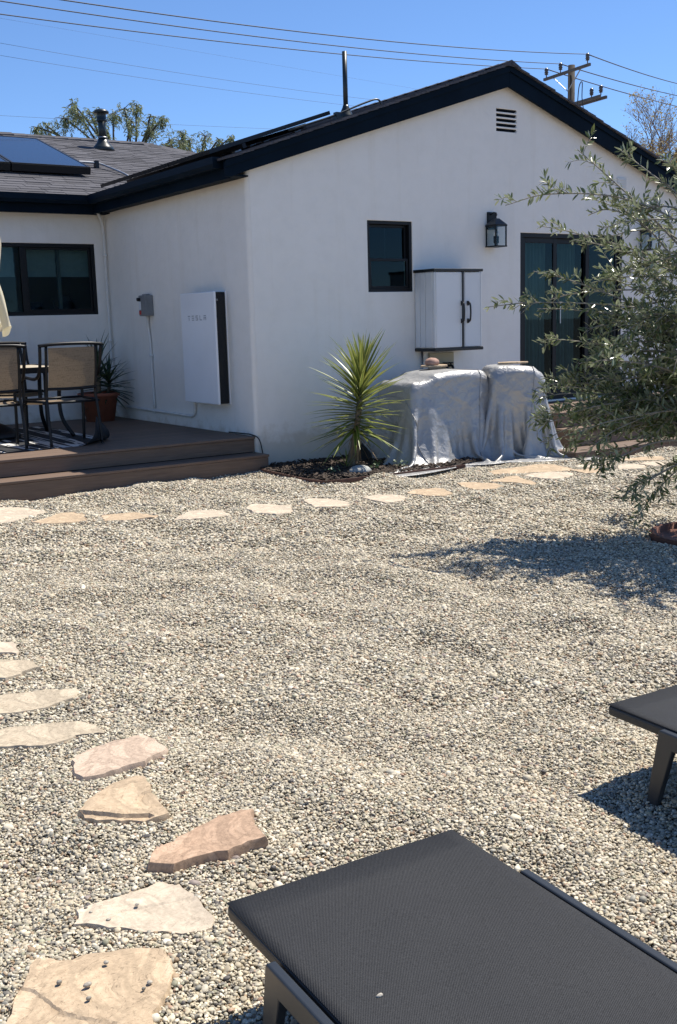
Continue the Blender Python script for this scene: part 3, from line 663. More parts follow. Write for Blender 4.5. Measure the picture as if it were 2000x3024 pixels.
SLING = sling_mat('tan_sling_mesh', (.12,.085,.052), (.27,.20,.13))
def make_chair(label):
    """faces +y, back legs at y=0; z=0 floor"""
    t = thing('patio_chair', label, 'chair', (0,0,0), 'tan sling patio chairs round the table')
    MB().tube(smooth_path([(-.325,-.035,.965),(-.2,-.06,.978),(0,-.07,.982),(.2,-.06,.978),(.325,-.035,.965)],5), .016, 8).build('top_rail', TUBE, t, True)
    for s in (-1, 1):
        MB().tube(smooth_path([(s*.25,-.04,.965),(s*.25,-.005,.72),(s*.25,.03,.50),(s*.255,.02,.40),(s*.26,-.01,.2),(s*.262,-.03,0)],5), .015, 8).build('back_leg', TUBE, t, True)
        MB().tube(smooth_path([(s*.31,-.035,.965),(s*.305,.0,.80),(s*.305,.06,.69),(s*.31,.16,.65),(s*.315,.38,.66),(s*.315,.46,.635),(s*.31,.48,.56),(s*.305,.475,.3),(s*.30,.49,0)],5), .016, 8).build('arm_leg', TUBE, t, True)
        MB().tube([(s*.262,.03,.43),(s*.305,.475,.43)], .013, 8).build('seat_rail', TUBE, t, True)
        MB().lathe([(.018,0),(.018,.012)], (s*.262,-.03,0), 8).build('foot', BLACK, t); MB().lathe([(.018,0),(.018,.012)], (s*.30,.49,0), 8).build('foot', BLACK, t)
    for yy_, zz in ((.04,.42),(.46,.44)): MB().tube([(-.29,yy_,zz),(.29,yy_,zz)], .012, 8).build('seat_bar', TUBE, t, True)
    MB().tube(smooth_path([(-.25,.015,.555),(0,.0,.55),(.25,.015,.555)],4), .014, 8).build('back_bar', TUBE, t, True)
    P = []
    for i in range(11):
        f = i/10; z = .56+.385*f; yb = .02-.065*f-.012*math.sin(math.pi*f)
        P.append([(-.235+.47*j/8, yb-.022*math.sin(math.pi*j/8)*(.6+.4*f), z) for j in range(9)])
    MB().grid(P).build('back_sling', SLING, t, True)
    P = []
    for i in range(11):
        f = i/10; yv = .03+.46*f; z = .435-.025*math.sin(math.pi*f*.8)+.02*f-(.05*(f-.9)*10 if f > .9 else 0)
        P.append([(-.26-.02*f+(.52+.04*f)*j/8, yv, z-.012*math.sin(math.pi*j/8)) for j in range(9)])
    MB().grid(P).build('seat_sling', SLING, t, True)
    return t
ch = make_chair('tan sling patio chair nearest the deck edge, its back to us'); ch.location = (-1.665, .615, DZ+.008); ch.rotation_euler = (0, 0, math.radians(3))
for lb, loc, rz_ in (('tan sling patio chair cut by the left edge, beside another chair', (-2.40,.70,DZ+.008), -4), ('patio chair across the table, facing us', (-1.62,2.98,DZ+.008), 183), ('patio chair across the table at far left', (-2.5,2.98,DZ+.008), 178)):
    c = copy_tree(ch); c['label'] = lb; c.location = loc; c.rotation_euler = (0,0,math.radians(rz_))
TOP = simple('tan_stone_table_top', (.50,.43,.33), .5, var=.15, vscale=9)
t = thing('patio_table', 'rectangular patio table with tan top and black frame', 'table', (-2.05,1.85,DZ))
MB().box(-2.92,1.40,DZ+.725,-1.25,2.42,DZ+.745).build('table_top', TOP, t, bevel=.004)
b = MB(); b.box(-2.94,1.38,DZ+.69,-1.23,1.41,DZ+.75); b.box(-2.94,2.41,DZ+.69,-1.23,2.44,DZ+.75); b.box(-2.94,1.41,DZ+.69,-2.91,2.41,DZ+.75); b.box(-1.26,1.41,DZ+.69,-1.23,2.41,DZ+.75); b.build('table_frame', TUBE, t, bevel=.005)
for sx, cx_ in ((1,-1.42),(-1,-2.75)):
    for sy, cy_ in ((-1,1.55),(1,2.28)):
        MB().tube(smooth_path([(cx_,cy_,DZ+.69),(cx_-sx*.03,cy_-sy*.06,DZ+.45),(cx_-sx*.02,cy_-sy*.04,DZ+.2),(cx_+sx*.06,cy_+sy*.06,DZ+.01)],5), .022, 8).build('leg', TUBE, t, True)
CREAM = None
def canvas():
    m, nt, p, out = nodes('cream_canvas'); p.inputs['Base Color'].default_value = (.74,.69,.54,1); p.inputs['Roughness'].default_value = .9
    tr = N(nt, 'ShaderNodeBsdfTranslucent'); tr.inputs[0].default_value = (.74,.68,.5,1); mx = nt.nodes.new('ShaderNodeMixShader'); mx.inputs[0].default_value = .3
    nt.links.new(p.outputs[0], mx.inputs[1]); nt.links.new(tr.outputs[0], mx.inputs[2]); nt.links.new(mx.outputs[0], out.inputs[0]); return m
CREAM = canvas()
ux, uy = -2.06, 1.95
t = thing('umbrella', 'closed cream patio umbrella tied up, hanging folds at left edge', 'umbrella', (ux,uy,DZ))
MB().tube([(ux,uy,DZ+.05),(ux,uy,3.25)], .02, 12).build('pole', TUBE, t, True)
P = []
for i in range(41):
    f = i/40; z = 3.2-(3.2-1.47)*f
    R = np.interp(z, [1.47,1.6,1.85,1.97,2.1,2.35,2.6,3.0,3.2], [.27,.25,.205,.165,.19,.225,.205,.10,.03])
    row = []
    for j in range(96):
        a = 2*math.pi*j/96; fold = .5+.5*math.cos(a*9+.6*math.sin(f*5)+.4*math.sin(a*2)); r = R*(.62+.38*fold**.7) + .008*math.sin(a*23+z*7)
        hem = (.05*math.sin(a*9+1)+.03*math.sin(a*4)) if i == 40 else 0
        row.append((ux+r*math.cos(a), uy+r*math.sin(a), z+hem))
    P.append(row)
MB().grid(P, True).build('canopy', CREAM, t, True)
MB().lathe([(.155,1.94),(.16,1.955),(.155,1.97)], (ux,uy,0), 24).build('tie_strap', CREAM, t, True)
t = thing('parasol_stand', 'black domed umbrella stand on the striped rug', 'umbrella stand', (ux+.02,uy-.05,DZ))
MB().lathe([(.25,0),(.25,.03),(.20,.07),(.10,.13),(.05,.15)], (ux+.02,uy-.0,DZ+.012), 28).build('weight', BLACK, t, True)
MB().lathe([(.03,.15),(.03,.42)], (ux+.02,uy-.0,DZ+.012), 14).build('socket', BLACK, t, True)
def rug_mat():
    m, nt, p, out = nodes('striped_rug'); n = N(nt, 'ShaderNodeTexNoise', Scale=1.0, Detail=2.0, Roughness=.5); nt.links.new(coords(nt, 'Object', (8.5, .55, 0)), n.inputs[0])
    st = ramp(nt, n.outputs[0], [(0,(.016,.017,.02)),(.525,(.62,.61,.58)),(.60,(.018,.018,.02))], 'CONSTANT'); ge = nt.nodes.new('ShaderNodeNewGeometry'); nt.links.new(mix(nt, ge.outputs['Backfacing'], st, (.02,.022,.026)), p.inputs['Base Color']); p.inputs['Roughness'].default_value = .9; return m
RUG = rug_mat()
# flat rug whose near right corner is rolled back over itself
P = []; x0, x1, y0, y1 = -3.35, -1.20, .535, 3.0; nx, ny = 86, 98; crn = (x1, y0); Rr = .10
for j in range(ny+1):
    row = []
    for i in range(nx+1):
        X = x0+(x1-x0)*i/nx; Y = y0+(y1-y0)*j/ny; d = (x1-X)+(Y-y0); fold = .47; Z = DZ+.004
        s = (fold-d)/math.sqrt(2)          # distance past the fold line, toward the corner
        if s > 0:
            dx, dy = 1/math.sqrt(2), -1/math.sqrt(2); bx, by = X-dx*s, Y-dy*s; a = s/Rr
            if a < math.pi*.60: off = Rr*math.sin(a); Z += Rr*(1-math.cos(a))
            else:
                a0 = math.pi*.60; ex = s-Rr*a0; off = Rr*math.sin(a0)+ex*math.cos(a0); Z += Rr*(1-math.cos(a0))+ex*math.sin(a0)
            X, Y = bx+dx*off, by+dy*off
        row.append((X, Y, Z))
    P.append(row)
o = MB().grid(P).build('rug', RUG, None, True); tag(o, 'black and white striped outdoor rug with one corner flipped over', 'rug')

# ---------------------------------------------------------------- plants
def leaf_material(name, top, under, rough=.4, edge=None, trans=.2):
    m, nt, p, out = nodes(name); g = nt.nodes.new('ShaderNodeNewGeometry'); co = coords(nt)
    n = N(nt, 'ShaderNodeTexNoise', Scale=5.0, Detail=3.0); nt.links.new(co, n.inputs[0])
    at_ = nt.nodes.new('ShaderNodeAttribute'); at_.attribute_name = 'tint'
    c = mix(nt, g.outputs['Backfacing'], top, under); sc = ramp(nt, n.outputs[0], [(.3,(.75,.75,.75)),(.7,(1.2,1.2,1.15))]); c = mix(nt, 1.0, c, sc, 'MULTIPLY')
    if edge:
        uv = nt.nodes.new('ShaderNodeUVMap'); sx = nt.nodes.new('ShaderNodeSeparateXYZ'); nt.links.new(uv.outputs[0], sx.inputs[0])
        e = ramp(nt, sx.outputs[0], [(0,(1,1,1)),(.22,(0,0,0)),(.78,(0,0,0)),(1,(1,1,1))]); c = mix(nt, e, c, edge)
    nt.links.new(c, p.inputs['Base Color']); p.inputs['Roughness'].default_value = rough
    tr = N(nt, 'ShaderNodeBsdfTranslucent'); nt.links.new(c, tr.inputs[0]); mx = nt.nodes.new('ShaderNodeMixShader'); mx.inputs[0].default_value = trans
    nt.links.new(p.outputs[0], mx.inputs[1]); nt.links.new(tr.outputs[0], mx.inputs[2]); nt.links.new(mx.outputs[0], out.inputs[0]); return m
SPIKE = leaf_material('variegated_spike_leaf', (.15,.20,.028), (.16,.20,.05), .33, (.46,.44,.13), .30)
SPIKE2 = leaf_material('dark_spike_leaf', (.035,.075,.035), (.05,.08,.04), .4, None, .15)
def spike_mesh(ln, wd, droop, mat, seed):
    """blade leaf along +y from the origin, V section, arching toward -z"""
    r = random.Random(seed); V = []; F = []; uv = []; n = 7
    for i in range(n+1):
        f = i/n; w_ = wd*(1-f)**.8*(.55+1.3*min(f,.35)) if i < n else .0006
        y_ = ln*f*(1-.12*droop*f); z_ = -droop*ln*.45*f*f
        tw = .25*f*(r.random()-.5)
        V += [(-w_, y_, z_+w_*.45+tw*w_), (0, y_, z_), (w_, y_, z_+w_*.45-tw*w_)]; uv += [(0,f),(.5,f),(1,f)]
    for i in range(n):
        for j in range(2): F.append((i*3+j, i*3+j+1, (i+1)*3+j+1, (i+1)*3+j))
    me = bpy.data.meshes.new('leaf'); me.from_pydata(V, [], F); u = me.uv_layers.new(name='UVMap')
    for p_ in me.polygons:
        for li, vi in zip(p_.loop_indices, p_.vertices): u.data[li].uv = uv[vi]
    me.materials.append(mat); me.polygons.foreach_set('use_smooth', [True]*len(F)); return me
def spiky(parent, base, top, count, ln, meshes, lo, hi, seed):
    r = random.Random(seed); base = Vector(base); top = Vector(top)
    for k in range(count):
        f = k/(count-1); a = k*2.39996+r.uniform(-.3,.3); el = math.radians(lo+(hi-lo)*f**1.25+r.uniform(-7,7))
        p = base.lerp(top, f); me_ = r.choice(meshes)
        d = Vector((math.cos(a)*math.cos(el), math.sin(a)*math.cos(el), math.sin(el)))
        xx = d.cross(Vector((0,0,1))); xx = xx.normalized() if xx.length > 1e-3 else Vector((1,0,0)); zz = xx.cross(d)
        m = Matrix.Identity(4); s = ln*r.uniform(.82,1.1)*(1-.25*(f > .9))
        for i in range(3): m[i][0] = xx[i]*s; m[i][1] = d[i]*s; m[i][2] = zz[i]*s; m[i][3] = p[i]
        o = bpy.data.objects.new('leaf', me_); COL.objects.link(o); o.parent = parent; o.matrix_parent_inverse = Matrix.Translation(-parent.location); o.matrix_basis = m
BARK = simple('bark', (.20,.15,.10), .9, var=.35, vscale=30, bmp=.8, bscale=60, bdist=.01)
bx, by = .66, -.733
t = thing('dracaena_plant', 'tall spiky yellow-green plant on a short trunk by house wall', 'plant', (bx,by,0))
MB().tube(smooth_path([(bx-.01,by,-.03),(bx+.01,by-.01,.12),(bx+.04,by-.025,.30),(bx+.085,by-.05,.65),(bx+.10,by-.06,.93)],5), [.045]*5+[.038]*6+[.03]*5+[.02]*5, 12).build('trunk', BARK, t, True)
sp = [spike_mesh(1, w_, d_, SPIKE, i) for i, (w_, d_) in enumerate(((.050,.18),(.046,.36),(.054,.08),(.048,.26),(.045,.5)))]
spiky(t, (bx+.04,by-.025,.36), (bx+.115,by-.07,.96), 150, .57, sp, -16, 87, 3)
DEAD = leaf_material('dead_spike_leaf', (.26,.17,.085), (.24,.16,.09), .8, None, .15); spd = [spike_mesh(1, .04, d_, DEAD, 50+i) for i, d_ in enumerate((.5,.8,1.1))]
spiky(t, (bx+.03,by-.02,.27), (bx+.045,by-.03,.36), 13, .36, spd, -62, -25, 14)
t2 = tag(MB().lathe([(.035,0),(.03,.02)], (bx-.09,by-.05,0), 8).build('plant_shoot', BARK), 'small pale shoot at the foot of the spiky plant', 'plant')
spiky(t2, (bx-.09,by-.05,.02), (bx-.09,by-.05,.06), 7, .26, sp, 40, 85, 8)
TERRA = simple('terracotta', (.27,.085,.045), .75, var=.2, vscale=8, bmp=.15, bscale=80)
pc = (-.40, 3.16, DZ)
t = thing('flower_pot', 'terracotta pot standing on deck in the corner', 'pot', pc)
MB().lathe([(.17,0),(.225,.30),(.255,.305),(.262,.345),(.24,.35),(.225,.31),(.0,.305)], pc, 32).build('pot_body', TERRA, t, True)
t = thing('potted_yucca', 'dark spiky leaves growing from the terracotta pot', 'plant', (pc[0],pc[1],DZ+.3))
MB().tube([(pc[0],pc[1],DZ+.28),(pc[0]+.01,pc[1],DZ+.50),(pc[0],pc[1],DZ+.75)], [.03,.025,.015], 10).build('stem', BARK, t, True)
MB().tube([(pc[0]+.1,pc[1]-.02,DZ+.28),(pc[0]+.14,pc[1],DZ+.42)], [.025,.02], 10).build('stem', BARK, t, True)
sp2 = [spike_mesh(1, w_, d_, SPIKE2, 20+i) for i, (w_, d_) in enumerate(((.062,.25),(.058,.5),(.062,.12)))]
spiky(t, (pc[0],pc[1],DZ+.42), (pc[0],pc[1],DZ+.72), 40, .44, sp2, 5, 85, 5)
spiky(t, (pc[0]+.12,pc[1]-.02,DZ+.33), (pc[0]+.14,pc[1],DZ+.5), 46, .46, sp2, -25, 70, 6)

# ---------------------------------------------------------------- planting bed
MULCH = simple('dark_mulch', (.022,.016,.012), .95, var=.4, vscale=25, bmp=.8, bscale=45, bdist=.03)
BED = [(-.10,-.245), (-.14,-1.20), (-.075,-1.40), (.40,-1.44), (1.30,-1.46), (1.95,-1.30), (2.1,-.02), (.0,-.02)]
pts = []; 
for i in range(len(BED)):
    a, b_ = Vector(BED[i]), Vector(BED[(i+1)%len(BED)]); n_ = max(1, int((b_-a).length/.08)); pts += [a.lerp(b_, k/n_) for k in range(n_)]
nb = len(pts); ed = [(i,(i+1)%nb) for i in range(nb)]
pts += [Vector((x_, y_)) for x_ in np.arange(-.1,2.1,.06) for y_ in np.arange(-1.45,-.03,.06) if inpoly(x_, y_, BED)]
vo, eo, fo, *_ = delaunay_2d_cdt(pts, ed, [], 1, 1e-5)
mb = MB(); mb.add([(p.x, p.y, .008+random.uniform(0,.022)+.02*math.sin(p.x*5)*math.sin(p.y*4)) for p in vo], fo)
tag(mb.build('planting_bed', MULCH, None, True), kind='structure')
CH = simple('bark_chip', (.045,.03,.02), .9, rand=.4, var=.3, vscale=30)
chips = MB()
for k in range(2600):
    x_ = random.uniform(-.1,1.9); y_ = random.uniform(-1.4,-.05)
    if not inpoly(x_, y_, BED): continue
    m = Matrix.Translation((x_, y_, .03+random.uniform(0,.015))) @ Euler((random.uniform(-.5,.5), random.uniform(-.5,.5), random.uniform(0,6.3))).to_matrix().to_4x4()
    l_ = random.uniform(.01,.035); chips.box(-l_, -l_*.35, -.003, l_, l_*.35, .004, m)
tag(chips.build('bark_chips', CH), 'dark bark chips covering the bed by the wall', 'mulch', kind='stuff')
EDG = simple('rusty_edging', (.12,.06,.042), .8, var=.3, vscale=20)
t = thing('bed_edging', 'thin rust-brown edging strip round the planting bed', 'edging', (-.1,-1.3,0))
ep = smooth_path([(p[0], p[1], .02) for p in [(-.11,-.27),(-.15,-1.0),(-.14,-1.25),(-.05,-1.42),(.40,-1.455),(1.30,-1.475),(1.5,-1.49)]], 6)
me_ = MB()
for a, b_ in zip(ep[:-1], ep[1:]): me_.bar(a, b_, .010, .035)
me_.build('strip', EDG, t)
def rock(name, label, cat, c, r, mat, seed, flat=.6, group=None):
    bm = bmesh.new(); bmesh.ops.create_icosphere(bm, subdivisions=3, radius=1); rr = random.Random(seed); ph = [rr.uniform(0,6) for _ in range(9)]
    for v in bm.verts:
        p = v.co.copy(); k = 1+.16*math.sin(p.x*2.1+ph[0])+.12*math.sin(p.y*3.1+ph[1])+.1*math.sin(p.z*2.7+ph[2])+.05*math.sin(p.x*6+p.y*5+ph[3]); v.co = Vector((p.x*r[0]*k, p.y*r[1]*k, p.z*r[2]*k))
    me = bpy.data.meshes.new(name); bm.to_mesh(me); bm.free(); o = link(name, me, mat, None, True); o.location = c; return tag(o, label, cat, group)
GREYROCK = simple('pale_grey_rock', (.36,.36,.33), .85, var=.35, vscale=12, bmp=.7, bscale=30, bdist=.02)
rock('rock', 'rounded pale grey rock at the front of the planting bed', 'rock', (.46,-1.16,.035), (.11,.085,.065), GREYROCK, 2)
WEED = leaf_material('weed_leaf', (.10,.16,.07), (.12,.17,.09), .5)
def weed(x_, y_, n_, label):
    V = []; F = []
    for k in range(n_):
        a = random.uniform(0,6.3); r_ = random.uniform(.0,.07); c = Vector((x_+r_*math.cos(a), y_+r_*math.sin(a), .03+random.uniform(0,.06))); s = random.uniform(.010,.022)
        e = Euler((random.uniform(-.8,.8), random.uniform(-.8,.8), random.uniform(0,6.3))).to_matrix(); b0 = len(V)
        V += [c+e@Vector(q)*s for q in ((-1,0,0),(-.3,.7,.2),(.6,.6,.1),(1,0,0),(.6,-.6,.1),(-.3,-.7,.2))]; F.append(tuple(range(b0,b0+6)))
    t = thing('weed', label, 'plant', (x_,y_,0), 'small weeds in the planting bed'); MB().add(V,F).build('foliage', WEED, t)
    MB().tube([(x_,y_,0),(x_,y_,.05)], .003, 5).build('stem', BARK, t)
weed(.72,-1.05,34,'small leafy weed right of the grey rock'); weed(.98,-1.13,22,'tiny weed patch near the silver cover'); weed(.25,-1.0,18,'tiny weed left of the grey rock'); weed(.83,-.92,18,'tiny weed behind the grey rock')
b = MB(); P = []
for i in range(9):
    P.append([(.98+.16*(1-.12*i)*math.cos(a)*(1+.2*math.sin(3*a+i)), -.42+.12*(1-.12*i)*math.sin(a), .02+.03*i+.015*math.sin(a*4+i)) for a in [2*math.pi*j/20 for j in range(20)]])
b.grid(P, True); o = b.build('plastic_sack', BLACK, None, True); tag(o, 'crumpled black plastic sack lying behind the spiky plant', 'sack')

# ================================================================ SILVER COVERS (draped cloth, solved once as a mass-spring sheet)
def drape(n, size, c, ang, hx, hy, H, off=(0,0), steps=190, seed=1, bumpz=None):
    r = np.random.default_rng(seed); g = np.linspace(-size/2, size/2, n); g2 = g*(1.12 if hx > .4 else 1.0); X, Y = np.meshgrid(g2, g, indexing='ij')
    p = np.stack([X+off[0], Y+off[1], np.full_like(X, H+.03)], -1); p += r.normal(0, .004, p.shape); q = p.copy(); s0 = g[1]-g[0]; sx0 = g2[1]-g2[0]; sd0 = math.hypot(s0, sx0)
    def top(x, y):
        return H + (bumpz(x, y) if bumpz else 0)
    def field(amp):
        f = r.normal(0, 1, (n, n)); g_ = sum(r.normal(0,1)*np.sin(X*r.uniform(3,14)+Y*r.uniform(-14,14)+r.uniform(0,6)) for _ in range(10)); return (1+amp*(.7*f+.35*g_).clip(-2,2))[..., None]
    FX, FY = field(.055), field(.055)          # uneven lengths make the sheet crumple
    def con(p, di, dj, rest, k):
        ni, nj = n-abs(di), n-abs(dj)
        for par in (0, 1):
            ii = np.arange(0, n-di) if di else np.arange(n); 
            A = p[:n-di, (0 if dj >= 0 else -dj):(n-dj if dj >= 0 else n)]; B = p[di:, (dj if dj >= 0 else 0):(n if dj >= 0 else n+dj)]
            if di: sl = (slice((par*di), None, 2), slice(None)) if di == 1 else (slice(None), slice(None))
            else: sl = (slice(None), slice(par, None, 2))
            a = A[sl]; b = B[sl]; d = b-a; rest_ = rest[sl] if isinstance(rest, np.ndarray) else rest; L_ = np.linalg.norm(d, axis=-1, keepdims=True)+1e-9; cc = d*((L_-rest_)/L_)*(.5*k if not (di > 1 or dj > 1) else .25*k)
            A[sl] += cc; B[sl] -= cc
    def collide(p):
        x, y, z = p[..., 0], p[..., 1], p[..., 2]; T = top(x, y); ins = (np.abs(x) < hx) & (np.abs(y) < hy) & (z < T)
        px_ = hx-np.abs(x); py_ = hy-np.abs(y); pz_ = T-z; up = ins & (pz_ <= np.minimum(px_, py_)+.02); sx = ins & ~up & (px_ <= py_); sy = ins & ~up & ~sx
        p[..., 2] = np.where(up, T, z); p[..., 0] = np.where(sx, np.sign(x)*hx, x); p[..., 1] = np.where(sy, np.sign(y)*hy, y)
        return up
    for st in range(steps):
        v = (p-q)*.985; q = p.copy(); p = p+v; p[..., 2] -= 9.8*(1/55)**2
        for it in range(14):
            con(p, 1, 0, sx0*FX[:-1], 1.); con(p, 0, 1, s0*FY[:, :-1], 1.); con(p, 1, 1, sd0, .18); con(p, 1, -1, sd0, .18)
            con(p, 2, 0, 2*sx0, .05); con(p, 0, 2, 2*s0, .05)
            if it%3 == 2: collide(p)
        up = collide(p)
        q = np.where(up[..., None], p, q)
        low = p[..., 2] < .02; p[..., 2] = np.where(low, .02, p[..., 2]); q = np.where(low[..., None], p, q)
    ca_, sa_ = math.cos(ang), math.sin(ang); W = np.stack([c[0]+p[...,0]*ca_-p[...,1]*sa_, c[1]+p[...,0]*sa_+p[...,1]*ca_, p[...,2]], -1)
    return W
def silver():
    m, nt, p, out = nodes('silver_cover_cloth'); co = coords(nt)
    p.inputs['Base Color'].default_value = (.46,.455,.44,1); p.inputs['Metallic'].default_value = .35; p.inputs['Roughness'].default_value = .42
    w = N(nt, 'ShaderNodeTexNoise', Scale=2.5, Detail=4.0); nt.links.new(co, w.inputs[0])
    mx_ = mix(nt, .35, co, w.outputs['Color'], 'ADD')
    v = N(nt, 'ShaderNodeTexVoronoi', Scale=3.4, Detail=1.6, Roughness=.55); nt.links.new(mx_, v.inputs[0])
    n2 = N(nt, 'ShaderNodeTexNoise', Scale=9.0, Detail=7.0, Roughness=.6, Distortion=1.2); nt.links.new(co, n2.inputs[0])
    ad = N(nt, 'ShaderNodeMath', operation='MULTIPLY_ADD'); nt.links.new(n2.outputs[0], ad.inputs[0]); ad.inputs[1].default_value = .6; nt.links.new(v.outputs[0], ad.inputs[2])
    bump(nt, p, ad.outputs[0], .36, .07)
    c = ramp(nt, w.outputs[0], [(.3,(.375,.37,.36)),(.7,(.395,.39,.38))]); nt.links.new(c, p.inputs['Base Color']); return m
SILVER = silver()
def cover(label, W, seams):
    n = W.shape[0]; o = MB().grid([[tuple(W[i,j]) for j in range(n)] for i in range(n)]).build('silver_cover', SILVER, None, True)
    for f in seams:                       # stitched seams running down the front
        i = int(f*(n-1)); MB().tube([tuple(W[i,j]+np.array([-.002,-.003,.002])) for j in range(0, n*6//10)], .0045, 5).build('seam', SILVER, o, True)
    rim = [W[i,0] for i in range(n)]+[W[n-1,j] for j in range(1,n)]+[W[i,n-1] for i in range(n-2,-1,-1)]+[W[0,j] for j in range(n-2,-1,-1)]
    MB().tube([tuple(p) for p in rim], .006, 5, False).build('hem', SILVER, o, True); tag(o, label, 'cover', 'silver outdoor covers beside the wall')
    s = o.modifiers.new('sub', 'SUBSURF'); s.levels = 1; s.render_levels = 1; return o
cover('crumpled silver cover over a waist-high box beside the spiky plant', drape(80, 2.36, (1.76,-.69), math.radians(-8), .48, .37, .90, (.0,-.06), seed=3, bumpz=lambda x, y: .03*np.sin(x*4+1)-.05*(x < -.2)), (.30, .62))
cover('silver cover over a box nearer the doorsteps, square hanging front', drape(72, 2.04, (2.50,-1.08), math.radians(-28), .29, .30, .93, (.0,-.0), seed=8, bumpz=lambda x, y: .03*np.sin(x*5+2)-.04*(x > .2)*(y < 0)), (.60,))
SLABM = simple('concrete_pad', (.42,.41,.38), .9, var=.15, vscale=9, bmp=.3, bscale=60)
me = slab([(1.52,-1.492),(2.05,-1.505),(2.60,-1.52),(2.60,-.2),(1.52,-.2)], [], lambda u, v, t_: (u, v, t_), .012, -.05)
tag(link('concrete_pad', me, SLABM, None, bevel=.006), kind='structure')

# ================================================================ FLAGSTONES (outlines in metres on the ground)
def sandstone(name, a, b, c, sw=3.0, vein=.5):
    m, nt, p, out = nodes(name); co = coords(nt)
    n = N(nt, 'ShaderNodeTexNoise', Scale=sw, Detail=9.0, Roughness=.62, Distortion=1.6); nt.links.new(co, n.inputs[0])
    f = N(nt, 'ShaderNodeTexNoise', Scale=70.0, Detail=6.0, Roughness=.75); nt.links.new(co, f.inputs[0])
    g = N(nt, 'ShaderNodeTexNoise', Scale=sw*1.7, Detail=5.0, Roughness=.5, Distortion=2.2); nt.links.new(coords(nt, 'Object', (1,1.6,1)), g.inputs[0])
    # cleft layers: the stone splits in thin sheets, their broken edges draw contour lines
    k = N(nt, 'ShaderNodeMath', operation='MULTIPLY'); nt.links.new(g.outputs[0], k.inputs[0]); k.inputs[1].default_value = 9.0
    fr = N(nt, 'ShaderNodeMath', operation='FRACT'); nt.links.new(k.outputs[0], fr.inputs[0]); fl = N(nt, 'ShaderNodeMath', operation='FLOOR'); nt.links.new(k.outputs[0], fl.inputs[0])
    c1 = ramp(nt, n.outputs[0], [(.30, tuple(x*.80 for x in a)), (.42, b), (.50, tuple(x*.78 for x in b)), (.545, tuple(x*1.06 for x in b)), (.70, c)])
    c2 = ramp(nt, f.outputs[0], [(.28,(.74,.73,.72)),(.65,(1.10,1.10,1.10))]); c3 = ramp(nt, fr.outputs[0], [(0,(1-vein,)*3),(.09,(1,1,1)),(.85,(1.0,1.0,1.0)),(1,(1.07,1.06,1.05))])
    nt.links.new(mix(nt, 1.0, mix(nt, 1.0, c1, c2, 'MULTIPLY'), c3, 'MULTIPLY'), p.inputs['Base Color']); p.inputs['Roughness'].default_value = .85; p.inputs['Specular IOR Level'].default_value = .25
    ad = N(nt, 'ShaderNodeMath', operation='MULTIPLY_ADD'); nt.links.new(f.outputs[0], ad.inputs[0]); ad.inputs[1].default_value = .5; nt.links.new(fl.outputs[0], ad.inputs[2]); bump(nt, p, ad.outputs[0], .5, .004); return m
SS = {'tan': sandstone('tan_sandstone', (.40,.285,.18), (.52,.395,.265), (.58,.47,.335)), 'red': sandstone('red_sandstone', (.33,.21,.14), (.46,.315,.215), (.53,.39,.28), 5),
      'cream': sandstone('cream_sandstone', (.47,.385,.29), (.585,.49,.375), (.63,.545,.43), 2.5, .25), 'pink': sandstone('pink_granite', (.42,.335,.26), (.53,.405,.305), (.57,.46,.36), 4), 'buff': sandstone('buff_sandstone', (.39,.315,.22), (.51,.425,.31), (.57,.485,.365), 3)}
def vnoise(x, y, seed):
    r = np.random.default_rng(seed); z = 0.
    for k in range(7):
        a = r.uniform(0,6.28); w_ = r.uniform(5, 26); z = z + np.sin((x*math.cos(a)+y*math.sin(a))*w_+r.uniform(0,6.28)+1.3*math.sin(x*7+y*5+k))/(1+.05*w_)
    return z
FAULTS = {'big': [([(-4.755,-7.25),(-4.733,-7.282),(-4.708,-7.392),(-4.68,-7.434),(-4.625,-7.505)], .005)], 'cream': [([(-4.502,-7.124),(-4.455,-7.074),(-4.37,-7.092),(-4.274,-7.123)], .004)], 'tan': [([(-4.195,-6.584),(-4.149,-6.53),(-4.106,-6.524)], .007), ([(-4.339,-6.524),(-4.253,-6.618),(-4.172,-6.659)], .012)]}
